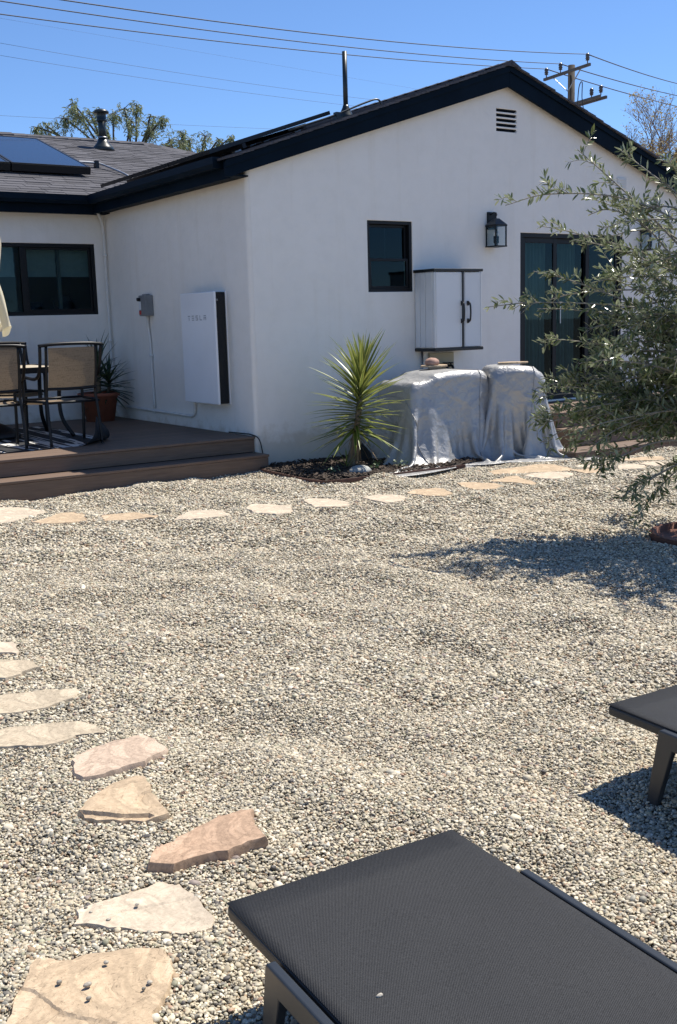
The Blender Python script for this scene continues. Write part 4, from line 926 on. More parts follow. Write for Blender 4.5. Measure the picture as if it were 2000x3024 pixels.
def flagstone(key, mat, label, seed, steps=.004):
    th0, poly = STONES[key]; r = random.Random(seed); out = []; n = len(poly)
    for i in range(n):
        a, b_ = Vector(poly[i]), Vector(poly[(i+1)%n]); L_ = (b_-a).length; k = max(2, int(L_/.022)); nr = Vector(((b_-a).y, -(b_-a).x)).normalized()
        for j in range(k):
            jit = (r.uniform(-1,1)*.0042+.005*math.sin(j*.7+seed)*math.sin(i*2.1+j*.31)) if j else r.uniform(-.002,.002); out.append(a.lerp(b_, j/k)+nr*(jit+.004*math.sin(j*1.3+i)))
    cx_ = sum(p.x for p in out)/len(out); cy_ = sum(p.y for p in out)/len(out); nb = len(out); P2 = [tuple(p) for p in out]
    inner = [Vector((cx_+(p.x-cx_)*.965, cy_+(p.y-cy_)*.965)) for p in out]
    xs_ = [p.x for p in inner]; ys_ = [p.y for p in inner]; IP = [tuple(p) for p in inner]; pts = list(inner); ed = [(i,(i+1)%nb) for i in range(nb)]
    g = .013 if key in ('big','cream','red','tan','pink') else .024; x_ = min(xs_)
    while x_ < max(xs_):
        y_ = min(ys_)
        while y_ < max(ys_):
            q = (x_+r.uniform(-.3,.3)*g, y_+r.uniform(-.3,.3)*g)
            if inpoly(*q, [(cx_+(a-cx_)*.97, cy_+(b_-cy_)*.97) for a, b_ in IP]): pts.append(Vector(q))
            y_ += g
        x_ += g
    for pl, drop in FAULTS.get(key, ()):               # vertices along each broken edge keep it crisp
        for q0, q1 in zip(pl[:-1], pl[1:]):
            ex, ey = q1[0]-q0[0], q1[1]-q0[1]; l_ = math.hypot(ex, ey); n_ = max(2, int(l_/.009))
            for i_ in range(n_):
                jx = r.uniform(-.0015,.0015)
                for of in (-.001, .0045):
                    q = (q0[0]+ex*i_/n_+ey/l_*(of+jx), q0[1]+ey*i_/n_-ex/l_*(of+jx))
                    if inpoly(*q, IP): pts.append(Vector(q))
    vo, eo, fo, *_ = delaunay_2d_cdt(pts, ed, [], 1, 1e-6)
    def h(p):
        v = float(vnoise(p.x, p.y, seed)); th = th0
        for pl, drop in FAULTS.get(key, ()):           # a broken sheet edge across the face
            xx, yy = p.x, p.y
            for q0, q1 in zip(pl[:-1], pl[1:]):
                ex, ey = q1[0]-q0[0], q1[1]-q0[1]; tt = ((xx-q0[0])*ex+(yy-q0[1])*ey)/(ex*ex+ey*ey)
                if -.02 <= tt < 1.02:
                    sd_ = ((xx-q0[0])*ey-(yy-q0[1])*ex)/math.hypot(ex, ey)
                    if 0 < sd_ < .5: th -= drop*min(1, sd_/.004)*max(0, 1-sd_/.30); break
        return th + steps*(math.floor(v*1.1)+min(1, ((v*1.1)%1)*5)) *.8 + .0015*v
    V = [(p.x-cx_, p.y-cy_, h(p)) for p in vo]; F = [tuple(f) for f in fo]
    # rim loops: the CDT keeps the outline points first
    mb_ = MB(); mb_.add(V, F); o0 = len(mb_.v)
    lower = [(p.x-cx_, p.y-cy_, h(p)-.010-.003*r.random()) for p in out]; foot = [(p.x-cx_+(p.x-cx_)*.02, p.y-cy_+(p.y-cy_)*.02, -.05) for p in out]
    mb_.v += lower+foot
    for i in range(nb):
        j = (i+1)%nb; mb_.f.append((i, o0+i, o0+j, j)); mb_.f.append((o0+i, o0+nb+i, o0+nb+j, o0+j))
    me = mb_.mesh('stepping_stone'); bm = bmesh.new(); bm.from_mesh(me); bmesh.ops.recalc_face_normals(bm, faces=bm.faces); bm.to_mesh(me); bm.free()
    o = link('stepping_stone', me, SS[mat], None, True); o.location = (cx_, cy_, 0); tag(o, label, 'stepping stone', 'sandstone stepping stones in the gravel')
    try: me.set_sharp_from_angle(angle=math.radians(32))
    except Exception: pass
    return o
for i, (k, m_, lb) in enumerate((
    ('big','tan','big tan stepping stone at the bottom edge, cracked across, pebbles on it'),
    ('cream','cream','pale cream wedge-shaped stepping stone with a few loose pebbles'),
    ('red','red','thick reddish-brown stepping stone, nearest the lounger corner'),
    ('tan','tan','tan fan-shaped stepping stone with layered broken front edge'),
    ('pink','pink','pink oblong rounded stepping stone'),
    ('l6','buff','long buff stepping stone cut by left edge, just above the pink one'),
    ('l7','buff','buff pointed stepping stone at left edge, second above the pink one'),
    ('l8','buff','greyish stepping stone at left edge, third above the pink one'),
    ('l9','cream','small pale stepping stone corner at left edge, fourth above pink one'),
    ('r1','cream','leftmost stone of the far row, below the deck steps, cut by the frame'),
    ('r2','tan','second stone from left in the far row'),
    ('r3','tan','third stone from left in far row, thin long shape'),
    ('r4','cream','fourth stone from left in the far row'),
    ('r5','cream','fifth stone from left in far row, rounded oblong'),
    ('r6','cream','sixth stone in the far row, left below the spiky plant'),
    ('r7','cream','seventh stone in the far row, diamond shape below the grey rock'),
    ('r8','tan','eighth stone in the far row, in front of left silver cover'),
    ('r9','tan','ninth stone in the far row, in front of the silver covers'),
    ('r10','tan','dark tan narrow stone where the far row meets the paving'),
    ('r11','cream','broad pale paving stone in front of the right silver cover'),
    ('r12','tan','widest paving stone, touching the concrete pad under the covers'),
    ('r13','tan','small tan paving stone left below the doorsteps'),
    ('r14','cream','whitest paving stone, right against the lowest doorstep corner'),
    ('r15','cream','small pale paving stone below the doorsteps, partly behind olive leaves'),
    ('r16','tan','long tan paving stone along the lowest doorstep'),
    ('r17','cream','last pale paving stone at right, behind the olive leaves'))):
    flagstone(k, m_, lb, 40+i, .0025 if k in ('tan','red') else .0012)
# crack lines of the big stone: a thin broken ledge lying on it
def ledge(label_parent, pts_, w_, mat):
    b = MB()
    for a, b_ in zip(pts_[:-1], pts_[1:]): b.bar(a, b_, w_, .006)
    return b
def flat_piece(label, c, rx, ry, ang, mat, seed, th=.018):
    r = random.Random(seed); n = 9; ring = [(math.cos(a)*rx*r.uniform(.75,1.1), math.sin(a)*ry*r.uniform(.75,1.1)) for a in [2*math.pi*i/n+r.uniform(-.2,.2) for i in range(n)]]
    ca_, sa_ = math.cos(ang), math.sin(ang); R_ = [(x_*ca_-y_*sa_, x_*sa_+y_*ca_) for x_, y_ in ring]
    o = link('flat_stone', slab(R_, [], lambda u, v, t_: (u, v, t_), th, 0), mat, None, bevel=.004); o.location = c; return tag(o, label, 'flat stone', 'stones weighing down the covers')
flat_piece('flat tan stone lying on the left silver cover', (1.92,-.52,.955), .20, .12, .3, SS['tan'], 4)
flat_piece('flat tan stone lying on the right silver cover', (2.60,-.98,.965), .19, .12, -.4, SS['tan'], 5)
rock('rock', 'pink pointed rock sitting on the left silver cover', 'rock', (1.86,-.55,1.01), (.075,.065,.06), simple('pink_rock', (.36,.22,.17), .85, var=.25, vscale=14, bmp=.4, bscale=40), 6)

# ================================================================ SUN LOUNGERS
def lounge_mat():
    m, nt, p, out = nodes('black_sling_weave'); co = coords(nt, 'Object', (1,1,1), (0,0,math.radians(31)))
    w = N(nt, 'ShaderNodeTexWave', Scale=105.0, Distortion=.25); w.bands_direction = 'X'; w.inputs['Detail Scale'].default_value = 3; nt.links.new(co, w.inputs[0])
    n = N(nt, 'ShaderNodeTexNoise', Scale=420.0, Detail=3.0); nt.links.new(coords(nt), n.inputs[0]); d = N(nt, 'ShaderNodeTexNoise', Scale=2.2, Detail=5.0); nt.links.new(coords(nt), d.inputs[0])
    a = ramp(nt, w.outputs[0], [(.25,(.007,.0072,.0078)),(.8,(.032,.033,.0355))]); a = mix(nt, .55, a, ramp(nt, n.outputs[0], [(.35,(.007,.0072,.008)),(.62,(.036,.037,.040))]))
    a = mix(nt, 1.0, a, ramp(nt, d.outputs[0], [(.3,(.8,.8,.8)),(.7,(1.25,1.22,1.18))]), 'MULTIPLY')
    nt.links.new(a, p.inputs['Base Color']); p.inputs['Roughness'].default_value = .62; p.inputs['Specular IOR Level'].default_value = .25; bump(nt, p, w.outputs[0], .35, .002); return m
LWEAVE = lounge_mat(); LRAIL = simple('wrapped_sling_edge', (.014,.0155,.018), .5, var=.2, vscale=8, bmp=.2, bscale=400); LFRAME = simple('slate_powder_coat', (.022,.026,.031), .36, var=.15, vscale=6, bmp=.05, bscale=300)
def make_lounger(label):
    """local: front left sling corner at the origin, length toward -y, width along +x, z=0 ground"""
    t = thing('sun_lounger', label, 'sun lounger', (0,0,0), 'black sling sun loungers'); W = .587; LN = 1.92; H = .255
    P = []
    for i in range(25):
        yv = -LN*i/24; P.append([(W*j/16, yv, H-.016*math.sin(math.pi*j/16)**.8*math.sin(math.pi*min(1,i/4)/2)-.0016*math.sin(i*1.9+j*.5)*math.sin(math.pi*j/16)) for j in range(17)])
    MB().grid(P).build('sling', LWEAVE, t, True).modifiers.new('thick','SOLIDIFY').thickness = .003
    STI = simple('stitching', (.006,.006,.007), .8)
    for x_ in (.034, .042, W-.042, W-.034): MB().tube([(x_,-LN,H-.0035),(x_,-LN*.5,H-.0045),(x_,-.12,H-.0035),(x_,-.01,H-.0005)], .0011, 4).build('stitch_line', STI, t)
    for x_ in (.012, W-.012): MB().box(x_-.014, -LN, H-.033, x_+.014, -.0, H+.001).build('side_rail', LRAIL, t, bevel=.010, seg=3)
    MB().box(.0, -.020, H-.030, W, .0, H-.003).build('end_rail', LRAIL, t, bevel=.009, seg=3)
    for s, xo in ((-1, -.019), (1, W+.019)):
        a0, a1 = xo-.011, xo+.011
        sd = [(-.235,H+.002),(-LN+.22,H+.002),(-LN+.10,-.01),(-LN+.137,-.01),(-LN+.27,H-.05),(-.285,H-.05),(-.225,-.01),(-.188,-.01)]
        link('leg_frame', slab(sd, [], lambda u, v, t_: (t_, u, v), a0, a1), LFRAME, t, bevel=.005, seg=3)
    for yv in (-.34, -LN+.34): MB().box(-.006, yv-.02, H-.085, W+.006, yv+.02, H-.045).build('cross_bar', LFRAME, t, bevel=.004)
    return t
lg = make_lounger('black sling sun lounger in the foreground'); lg.location = (-4.400,-7.568,0); lg.rotation_euler = (0,0,math.radians(-3.2))
l2 = copy_tree(lg); l2['label'] = 'black sun lounger end cut by the right edge'; l2.location = (-2.895,-7.258,0); l2.rotation_euler = (0,0,math.radians(-3.4))

# ================================================================ OLIVE TREE
OL = leaf_material('olive_leaf', (.14,.168,.06), (.31,.345,.22), .27, None, .22)
OBARK = simple('olive_bark', (.26,.235,.19), .85, var=.25, vscale=30, bmp=.6, bscale=50)
def leaf_cloud(leaves, name, mat, parent, folded=True):
    """leaves: list of (pos, dir, normal, length, width)"""
    V = np.zeros((len(leaves)*6, 3)); F = []
    for i, (p, d, n_, l_, w_) in enumerate(leaves):
        s = d.cross(n_); b = i*6
        for k, (a, e, u) in enumerate(((0,0,0),(.35,.85,.12),(.72,.75,.10),(1,0,-.05),(.72,-.75,.10),(.35,-.85,.12))):
            V[b+k] = p + d*(a*l_) + s*(e*w_) + n_*(u*w_*2)
        F += [(b,b+1,b+2,b+3), (b,b+3,b+4,b+5)]
    me = bpy.data.meshes.new(name); me.from_pydata(V.tolist(), [], F); return link(name, me, mat, parent)
T0 = Vector((.52,-5.17,0)); r = random.Random(21)
t = thing('olive_tree', 'young olive tree with silvery leaves at the right edge', 'tree', T0)
wood = MB(); leaves = []
stems = []
for k, tipz in enumerate(((.10,.12,2.25),(-.22,.16,2.0),(.28,-.22,1.95),(.02,-.25,2.15))):
    path = smooth_path([T0+Vector((0,0,-.02)), T0+Vector((tipz[0]*.1,tipz[1]*.1,.45)), T0+Vector((tipz[0]*.6,tipz[1]*.6,1.1)), T0+Vector(tipz)], 8)
    n_ = len(path); wood.tube(path, [.034*(1-.8*i/n_)+.004 for i in range(n_)], 8); stems.append(path)
def spray(start, tip, arch, dens, tw=7, twl=.28):
    start = Vector(start); tip = Vector(tip); L_ = (tip-start).length
    mid = start.lerp(tip, .5)+Vector((r.uniform(-.04,.04),r.uniform(-.04,.04),arch)); q = start.lerp(tip, .82)+Vector((0,0,arch*.55))
    path = smooth_path([start, start.lerp(mid,.5)+Vector((0,0,arch*.25)), mid, q, tip], 7); n_ = len(path)
    wood.tube(path, [.0075*(1-.85*i/n_)+.0012 for i in range(n_)], 5)
    def leafy(pt, f0):
        for i in range(len(pt)-1):
            d = (pt[i+1]-pt[i]); sl = d.length
            if i/len(pt) < f0 or sl < 1e-5: continue
            d.normalize(); m_ = max(1, int(sl*dens))
            for k in range(m_):
                p = pt[i].lerp(pt[i+1], r.random())
                for s in (-1, 1):
                    if r.random() < .16: continue
                    o_ = d.orthogonal().normalized(); o_.rotate(Matrix.Rotation(r.uniform(0,6.28), 3, d)); ld = (d*r.uniform(.35,.9)+o_*s*r.uniform(.6,1)+Vector((0,0,.10))).normalized()
                    nn = (Vector((r.uniform(-1.1,1.1),r.uniform(-1.1,1.1),1))); nn = (nn-ld*nn.dot(ld)).normalized()
                    leaves.append((p, ld, nn, r.uniform(.042,.072), r.uniform(.0065,.0105)))
    leafy(path, .28)
    for k in range(tw):
        f = r.uniform(.2,.95); i = int(f*(n_-1)); p = path[i]; d = (path[min(i+1,n_-1)]-path[max(i-1,0)]).normalized()
        o_ = Vector((r.uniform(-1,1),r.uniform(-1,1),r.uniform(-.35,.75))).normalized(); dd = (d*.75+o_*.75).normalized(); ln = twl*r.uniform(.45,1.15)*(1.1-.5*f)
        tp = smooth_path([p, p+dd*ln*.5+Vector((0,0,.01)), p+dd*ln+Vector((0,0,-.03*r.random()))], 4); wood.tube(tp, [.0028*(1-.7*j/len(tp)) for j in range(len(tp))], 4); leafy(tp, .1)
# long sprays that reach out over the wall, door and gravel
for z0, tip, ar in ((1.75,(-.12,-4.467,2.48),.02),(1.8,(.06,-4.66,2.46),.0),(1.55,(-.44,-4.151,2.16),.28),(1.5,(-.06,-4.52,2.08),.22),(1.2,(-.523,-4.075,1.52),.14),(1.15,(-.31,-4.274,1.74),.10),(1.1,(-.29,-4.29,1.50),.10),
                    (1.35,(-.13,-4.45,1.93),.10),(.9,(-.24,-4.33,1.30),.10),(.8,(-.297,-4.287,.98),.14),(.7,(-.27,-4.31,.80),.15),(.6,(-.276,-4.308,.62),.20),(.55,(-.15,-4.42,.55),.18),(.45,(.10,-4.72,.23),.14),(.4,(.14,-4.76,.08),.22),(.5,(-.02,-4.6,.70),.12),
                    (1.6,(.3,-4.85,2.38),.05),(1.7,(.35,-4.95,2.5),.05)):
    s_ = r.choice(stems); spray(min(s_, key=lambda p: abs(p.z-z0)), tip, ar, 50, 8, .24)
for k in range(46):
    a = r.uniform(0, 6.283); z0 = r.uniform(.5, 1.7); s_ = r.choice(stems); st = min(s_, key=lambda p: abs(p.z-z0))
    R_ = r.uniform(.5, 1.3)*(1 if z0 < 1.5 else .8)*(.75 if z0 < .6 else 1); tz = z0+r.uniform(-.25,.35)+(.25 if z0 > 1.3 else 0)
    spray(st, (T0.x+R_*math.cos(a), T0.y+R_*math.sin(a), max(.12, tz)), r.uniform(.04,.2), 42, 8, .30)
# the side of the crown that leans over the gravel toward the door
for k in range(38):
    z0 = r.uniform(.6, 1.2) if k > 9 else r.uniform(1.2, 1.75); s_ = r.choice(stems); st = min(s_, key=lambda p: abs(p.z-z0)); R_ = r.uniform(.35, 1.0)*(1 if z0 < 1.4 else .85); off_ = r.uniform(-.55,.55)
    spray(st, (T0.x-.75*R_+.66*off_, T0.y+.66*R_+.75*off_, max(.25, z0+r.uniform(-.25,.35))), r.uniform(.05,.22), 46, 8, .26)
for k in range(16):
    z0 = r.uniform(.5, .9); s_ = r.choice(stems); st = min(s_, key=lambda p: abs(p.z-z0)); R_ = r.uniform(.85, 1.25); off_ = r.uniform(-.4,.5)
    spray(st, (T0.x-.70*R_+.70*off_, T0.y+.70*R_+.70*off_, r.uniform(.62,1.05)), r.uniform(.08,.2), 46, 8, .24)
for k in range(16):
    z0 = r.uniform(.9, 1.7); s_ = r.choice(stems); st = min(s_, key=lambda p: abs(p.z-z0)); R_ = r.uniform(.6, 1.3); off_ = r.uniform(-.5,.5)
    spray(st, (T0.x-.35*R_+.83*off_, T0.y-.9*R_-.3*off_, z0+r.uniform(0,.4)), r.uniform(.08,.2), 46, 8, .26)
# fuller middle of the crown
for k in range(22):
    a = r.uniform(0, 6.283); z0 = r.uniform(.5, 1.4); s_ = r.choice(stems); st = min(s_, key=lambda p: abs(p.z-z0)); R_ = r.uniform(.3,.85)
    spray(st, (T0.x+R_*math.cos(a), T0.y+R_*math.sin(a), z0+r.uniform(-.3,.2)), r.uniform(.02,.15), 40, 8, .28)
wood.build('trunk', OBARK, t, True); tag(leaf_cloud(leaves, 'foliage', OL, t), kind='stuff')
print('olive leaves', len(leaves))
b = MB(); b.lathe([(.45,-.05),(.455,.028),(.445,.036),(.41,.036),(.405,.0),(.0,-.005)], (T0.x-.01,T0.y,0), 48)
tag(b.build('tree_ring', simple('red_brown_ring', (.14,.05,.025), .8, var=.3, vscale=12), None, True), 'low reddish ring edging round the foot of the olive', 'tree ring')

# ================================================================ GRAVEL PEBBLES (one mass, instanced)
def gravel():
    yaw = math.atan2(_f.x, _f.y); P = []; S = []
    for d0, d1, sp, sc in ((1.25, 3.9, .0060, 1.0), (3.9, 6.8, .0082, 1.30), (6.8, 12.6, .0126, 2.0)):
        X, Y = np.meshgrid(np.arange(-8.5, 6.2, sp), np.arange(-9.6, .4, sp)); X = X.ravel(); Y = Y.ravel()
        X = X+rng.uniform(-.55,.55,X.size)*sp; Y = Y+rng.uniform(-.55,.55,Y.size)*sp
        dx = X-CAM.x; dy = Y-CAM.y; d = np.hypot(dx, dy); a = np.arctan2(dx, dy)-yaw
        k = (d >= d0) & (d < d1) & (np.abs(a) < math.radians(24.5)); X, Y = X[k], Y[k]; P.append(np.stack([X, Y], 1)); S.append(np.full(X.size, sc))
    P = np.concatenate(P); S = np.concatenate(S); X, Y = P[:,0], P[:,1]; keep = np.ones(X.size, bool)
    keep &= ~((X < .01) & (Y > -.236)); keep &= ~((X > -.02) & (Y > -.02)); keep &= ~((X > 2.63) & (Y > -1.885)); keep &= ~inpoly_np(X, Y, BED)
    keep &= ~((X > 1.33) & (X < 2.63) & (Y > -1.52))
    keep &= ~(np.hypot(X-T0.x-.02, Y-T0.y) < .45)
    for th, poly in STONES.values():
        q = np.array(poly); c_ = q.mean(0); x0_, y0_ = q.min(0)-.05; x1_, y1_ = q.max(0)+.05
        box = (X > x0_) & (X < x1_) & (Y > y0_) & (Y < y1_); idx = np.where(box)[0]
        keep[idx[inpoly_np(X[idx], Y[idx], [tuple(c_+(v-c_)*.985) for v in q])]] = False
    X, Y, S = X[keep], Y[keep], S[keep]; n = X.size
    a = rng.gamma(7., .0045/7., n)*S; a = np.clip(a, .0022, .0135)*np.where(rng.random(n) < .012, rng.uniform(1.4,2.1,n), 1)
    scl = np.stack([a, a*rng.uniform(.62,.92,n), a*rng.uniform(.42,.72,n)], 1)
    Z = ground_h(X, Y)+rng.uniform(-.0045,.004,n)*S
    rot = np.stack([rng.normal(0,.32,n), rng.normal(0,.32,n), rng.uniform(0,6.28,n)], 1)
    pal = np.array([(.52,.475,.385),(.60,.565,.49),(.43,.405,.345),(.30,.285,.25),(.70,.675,.61),(.36,.36,.335),(.20,.195,.185),(.34,.26,.185),(.33,.335,.265),(.40,.285,.225),(.105,.10,.105),(.29,.25,.25)])
    w = np.array([.24,.18,.15,.09,.09,.08,.045,.04,.04,.02,.015,.01]); ci = rng.choice(len(pal), n, p=w/w.sum()); col = pal[ci]*rng.uniform(.74,1.16,(n,1))*np.array([1.01,.94,.815])
    me = bpy.data.meshes.new('gravel'); me.vertices.add(n); me.vertices.foreach_set('co', np.stack([X,Y,Z],1).astype(np.float32).ravel())
    for nm, arr in (('rot', rot), ('scl', scl), ('pcol', col)):
        at_ = me.attributes.new(nm, 'FLOAT_VECTOR', 'POINT'); at_.data.foreach_set('vector', arr.astype(np.float32).ravel())
    at_ = me.attributes.new('pick', 'INT', 'POINT'); at_.data.foreach_set('value', rng.integers(0, 7, n).astype(np.int32)); me.update()
    m, nt, p, out = nodes('pebble'); at2 = nt.nodes.new('ShaderNodeAttribute'); at2.attribute_type = 'INSTANCER'; at2.attribute_name = 'pcol'
    ns = N(nt, 'ShaderNodeTexNoise', Scale=2.2, Detail=4.0); nt.links.new(coords(nt), ns.inputs[0])
    nt.links.new(mix(nt, 1.0, at2.outputs['Color'], ramp(nt, ns.outputs[0], [(.3,(.85,.85,.85)),(.7,(1.1,1.1,1.1))]), 'MULTIPLY'), p.inputs['Base Color']); p.inputs['Roughness'].default_value = .6; p.inputs['Specular IOR Level'].default_value = .35
    pc_ = bpy.data.collections.new('pebble_shapes')
    for k in range(7):
        bm = bmesh.new(); bmesh.ops.create_icosphere(bm, subdivisions=2, radius=1); rr = random.Random(k); ph = [rr.uniform(0,6) for _ in range(4)]
        for v in bm.verts: q = v.co; v.co = q*(1+.13*math.sin(q.x*2.3+ph[0])+.11*math.sin(q.y*2.9+ph[1])+.09*math.sin(q.z*3+q.x*2+ph[2])) 
        pm = bpy.data.meshes.new('pebble'); bm.to_mesh(pm); bm.free(); pm.polygons.foreach_set('use_smooth', [True]*len(pm.polygons)); pm.materials.append(m)
        pc_.objects.link(bpy.data.objects.new('pebble', pm))
    ng = bpy.data.node_groups.new('pebbles', 'GeometryNodeTree'); ng.interface.new_socket('Geometry', in_out='INPUT', socket_type='NodeSocketGeometry'); ng.interface.new_socket('Geometry', in_out='OUTPUT', socket_type='NodeSocketGeometry')
    gi = ng.nodes.new('NodeGroupInput'); go = ng.nodes.new('NodeGroupOutput'); iop = ng.nodes.new('GeometryNodeInstanceOnPoints'); ci_ = ng.nodes.new('GeometryNodeCollectionInfo')
    ci_.inputs['Collection'].default_value = pc_; ci_.inputs['Separate Children'].default_value = True; ci_.inputs['Reset Children'].default_value = True
    def na(nm, typ): q = ng.nodes.new('GeometryNodeInputNamedAttribute'); q.data_type = typ; q.inputs[0].default_value = nm; return q.outputs[0]
    er = ng.nodes.new('FunctionNodeEulerToRotation'); ng.links.new(na('rot','FLOAT_VECTOR'), er.inputs[0])
    iop.inputs['Pick Instance'].default_value = True
    ng.links.new(gi.outputs[0], iop.inputs['Points']); ng.links.new(ci_.outputs[0], iop.inputs['Instance']); ng.links.new(na('pick','INT'), iop.inputs['Instance Index']); ng.links.new(er.outputs[0], iop.inputs['Rotation']); ng.links.new(na('scl','FLOAT_VECTOR'), iop.inputs['Scale']); ng.links.new(iop.outputs[0], go.inputs[0])
    o = bpy.data.objects.new('gravel', me); COL.objects.link(o); tag(o, 'pale rounded pea gravel covering the whole yard', 'gravel', kind='stuff')
    md = o.modifiers.new('pebbles', 'NODES'); md.node_group = ng; print('pebbles', n)
gravel()
# a few dry curled leaves blown onto the gravel
DRY = leaf_material('dry_leaf', (.10,.055,.035), (.13,.075,.045), .7)
rl = random.Random(77)
for k, (x_, y_, lb) in enumerate(((-3.02,-5.55,'dark dry leaf lying alone in the middle of the gravel'), (-2.55,-6.35,'brown dry leaf on gravel left of the right lounger'), (-3.75,-6.85,'small dry leaf on gravel behind the foreground lounger'), (-3.6,-4.6,'dry leaf on gravel up from the pink stone'), (-4.02,-6.55,'curled dry leaf between the tan and red stepping stones'), (-2.1,-4.2,'tiny dry leaf left of the olive shadow'))):
    z_ = float(ground_h(np.array([x_]), np.array([y_]))[0])+.010; s_ = rl.uniform(.011,.018); a = rl.uniform(0,6.28); V = []
    for u, w_, c_ in ((-1,0,.5),(-.4,.45,.15),(.3,.5,.1),(1.1,0,.45),(.3,-.5,.35),(-.4,-.45,.3),(0,0,-.02)): V.append((x_+s_*(u*math.cos(a)-w_*math.sin(a)), y_+s_*(u*math.sin(a)+w_*math.cos(a)), z_+s_*c_))
    tag(MB().add(V, [(0,6,1),(1,6,2),(2,6,3),(3,6,4),(4,6,5),(5,6,0)]).build('fallen_leaf', DRY), lb, 'leaf', 'dry leaves on the gravel')
PEB = simple('loose_pebble', (.30,.27,.22), .6, var=.2, vscale=40, rand=.5)
for i, (x_, y_, z_, s, lb) in enumerate(((-4.571,-7.292,.043,.0075,'brown loose pebble near the far edge of the big tan stone'),(-4.682,-7.300,.043,.0085,'brown pebble at left on the big tan stone'),(-4.638,-7.350,.044,.011,'largest pale pebble in the middle of the big tan stone'),(-4.651,-7.395,.043,.0075,'white pebble on big tan stone, lowest of the group'),(-4.521,-7.419,.043,.008,'grey pebble at right on the big tan stone'),(-4.542,-7.434,.043,.006,'dark tiny pebble at right on the big tan stone'),
     (-4.406,-7.081,.028,.0065,'tan pebble in the middle of the pale wedge stone'),(-4.515,-7.017,.028,.006,'dark pebble at the narrow left end of pale wedge stone'),(-4.512,-7.046,.028,.0065,'second dark pebble at the left end of pale wedge stone'),(-4.489,-7.104,.028,.0065,'grey pebble near the front left edge of pale wedge stone'),
     (-4.322,-8.001,.251,.0075,'single tan pebble lying on the foreground lounger sling'))):
    rock('loose_pebble', lb, 'pebble', (x_,y_,z_), (s*.8,s*.62,s*.5), PEB, 60+i, group='loose pebbles')

# ================================================================ UTILITY POLE AND WIRES
PW = simple('weathered_pole_wood', (.05,.04,.032), .9, var=.3, vscale=3, bmp=.4, bscale=12); ARM = simple('grey_crossarm_wood', (.12,.112,.10), .9, var=.25, vscale=4); INS = simple('brown_insulator', (.06,.055,.06), .3); WIRE = simple('wire', (.03,.03,.035), .6)
pb = Vector((24.945,19.685,0))
t = thing('utility_pole', 'wooden utility pole with two crossarms beyond the gable roof', 'utility pole', pb)
MB().tube([pb, pb+Vector((0,0,10.42))], [.16,.125], 14).build('pole', PW, t, True)
a0, a1 = Vector((25.05,21.0,10.16)), Vector((24.73,18.42,10.16)); off = Vector((-.18,.0,0))
MB().bar(a0+off, a1+off, .08, .095).build('crossarm', ARM, t)
for q in (a0.lerp(a1,.22), a0.lerp(a1,.80)): MB().bar(q+off+Vector((0,0,-.06)), Vector((pb.x-.17,pb.y,9.50)), .04, .02).build('brace', STEEL, t)
c0_, c1_ = Vector((25.1,19.75,9.05)), Vector((24.9,18.1,9.05)); 
for dz in (-.16, .16): MB().bar(c0_+Vector((dz,0,0)), c1_+Vector((dz,0,0)), .08, .10).build('crossarm', ARM, t)
def insul(p): return MB().lathe([(.02,0),(.02,.08),(.075,.10),(.05,.14),(.085,.16),(.055,.21),(.08,.24),(.05,.33)], p, 12).build('insulator', INS, t, True)
INSP = [a0+off+Vector((0,-.12,.06)), a0.lerp(a1,.37)+off+Vector((0,0,.06)), a1+off+Vector((0,.12,.06))]
for q in INSP: insul(q)
for f in (.62, .92): insul(c0_.lerp(c1_, f)+Vector((0,0,.07)))
MB().tube(smooth_path([c0_.lerp(c1_,.35)+Vector((-.3,0,-.1)), c0_.lerp(c1_,.4)+Vector((-.3,0,.5)), c0_.lerp(c1_,.5)+Vector((-.3,0,.62)), c0_.lerp(c1_,.5)+Vector((-.3,0,.1)), c0_.lerp(c1_,.55)+Vector((-.3,0,-.3))],5), .018, 6).build('jumper_wire', WIRE, t, True)
def wire(label, a, b_, sag, rad=.014):
    a = Vector(a); b_ = Vector(b_); P_ = []
    for i in range(25):
        f = i/24; p = a.lerp(b_, f); p.z -= sag*4*f*(1-f); P_.append(p)
    o = MB().tube(P_, rad, 5).build('power_line', WIRE, None, True); return tag(o, label, 'power line', 'overhead power lines')
def beyond(a, b_, k): a = Vector(a); b_ = Vector(b_); return b_+(b_-a)*k
top3 = [p+Vector((0,0,.30)) for p in INSP]
for nm, ins_, q in (('lowest of the three heavy wires left of the utility pole', top3[0], (2.995,16.262,8.804)), ('middle of the three heavy wires left of the utility pole', top3[1], (4.04,14.83,8.664)), ('uppermost heavy wire left of the utility pole', top3[2], (5.106,13.295,8.429))):
    wire(nm, ins_, beyond(ins_, q, .35), .30, .013)
for nm, ins_, q in (('lowest heavy wire right of the utility pole', top3[0], (41.428,28.174,11.905)), ('middle heavy wire right of the utility pole', top3[1], (41.419,28.185,12.431)), ('uppermost heavy wire right of the utility pole', top3[2], (41.409,28.197,13.018))):
    wire(nm, ins_, beyond(ins_, q, .3), .1, .02)
wire('faintest thin wire high across the sky', (13.1,47.7,17.1), (45.2,52.6,17.36), .0, .004)
wire('upper of two thin far wires', (13.0,47.7,15.9), beyond((13.0,47.7,15.9),(42.8,54.5,17.1),.4), .35, .008)
wire('lower of two thin far wires', (13.0,47.7,15.3), beyond((13.0,47.7,15.3),(42.8,54.5,16.55),.4), .35, .008)
wire('lone thin wire just above the left roof', (16.,66.3,15.85), (52.,70.2,17.8), .1, .009)

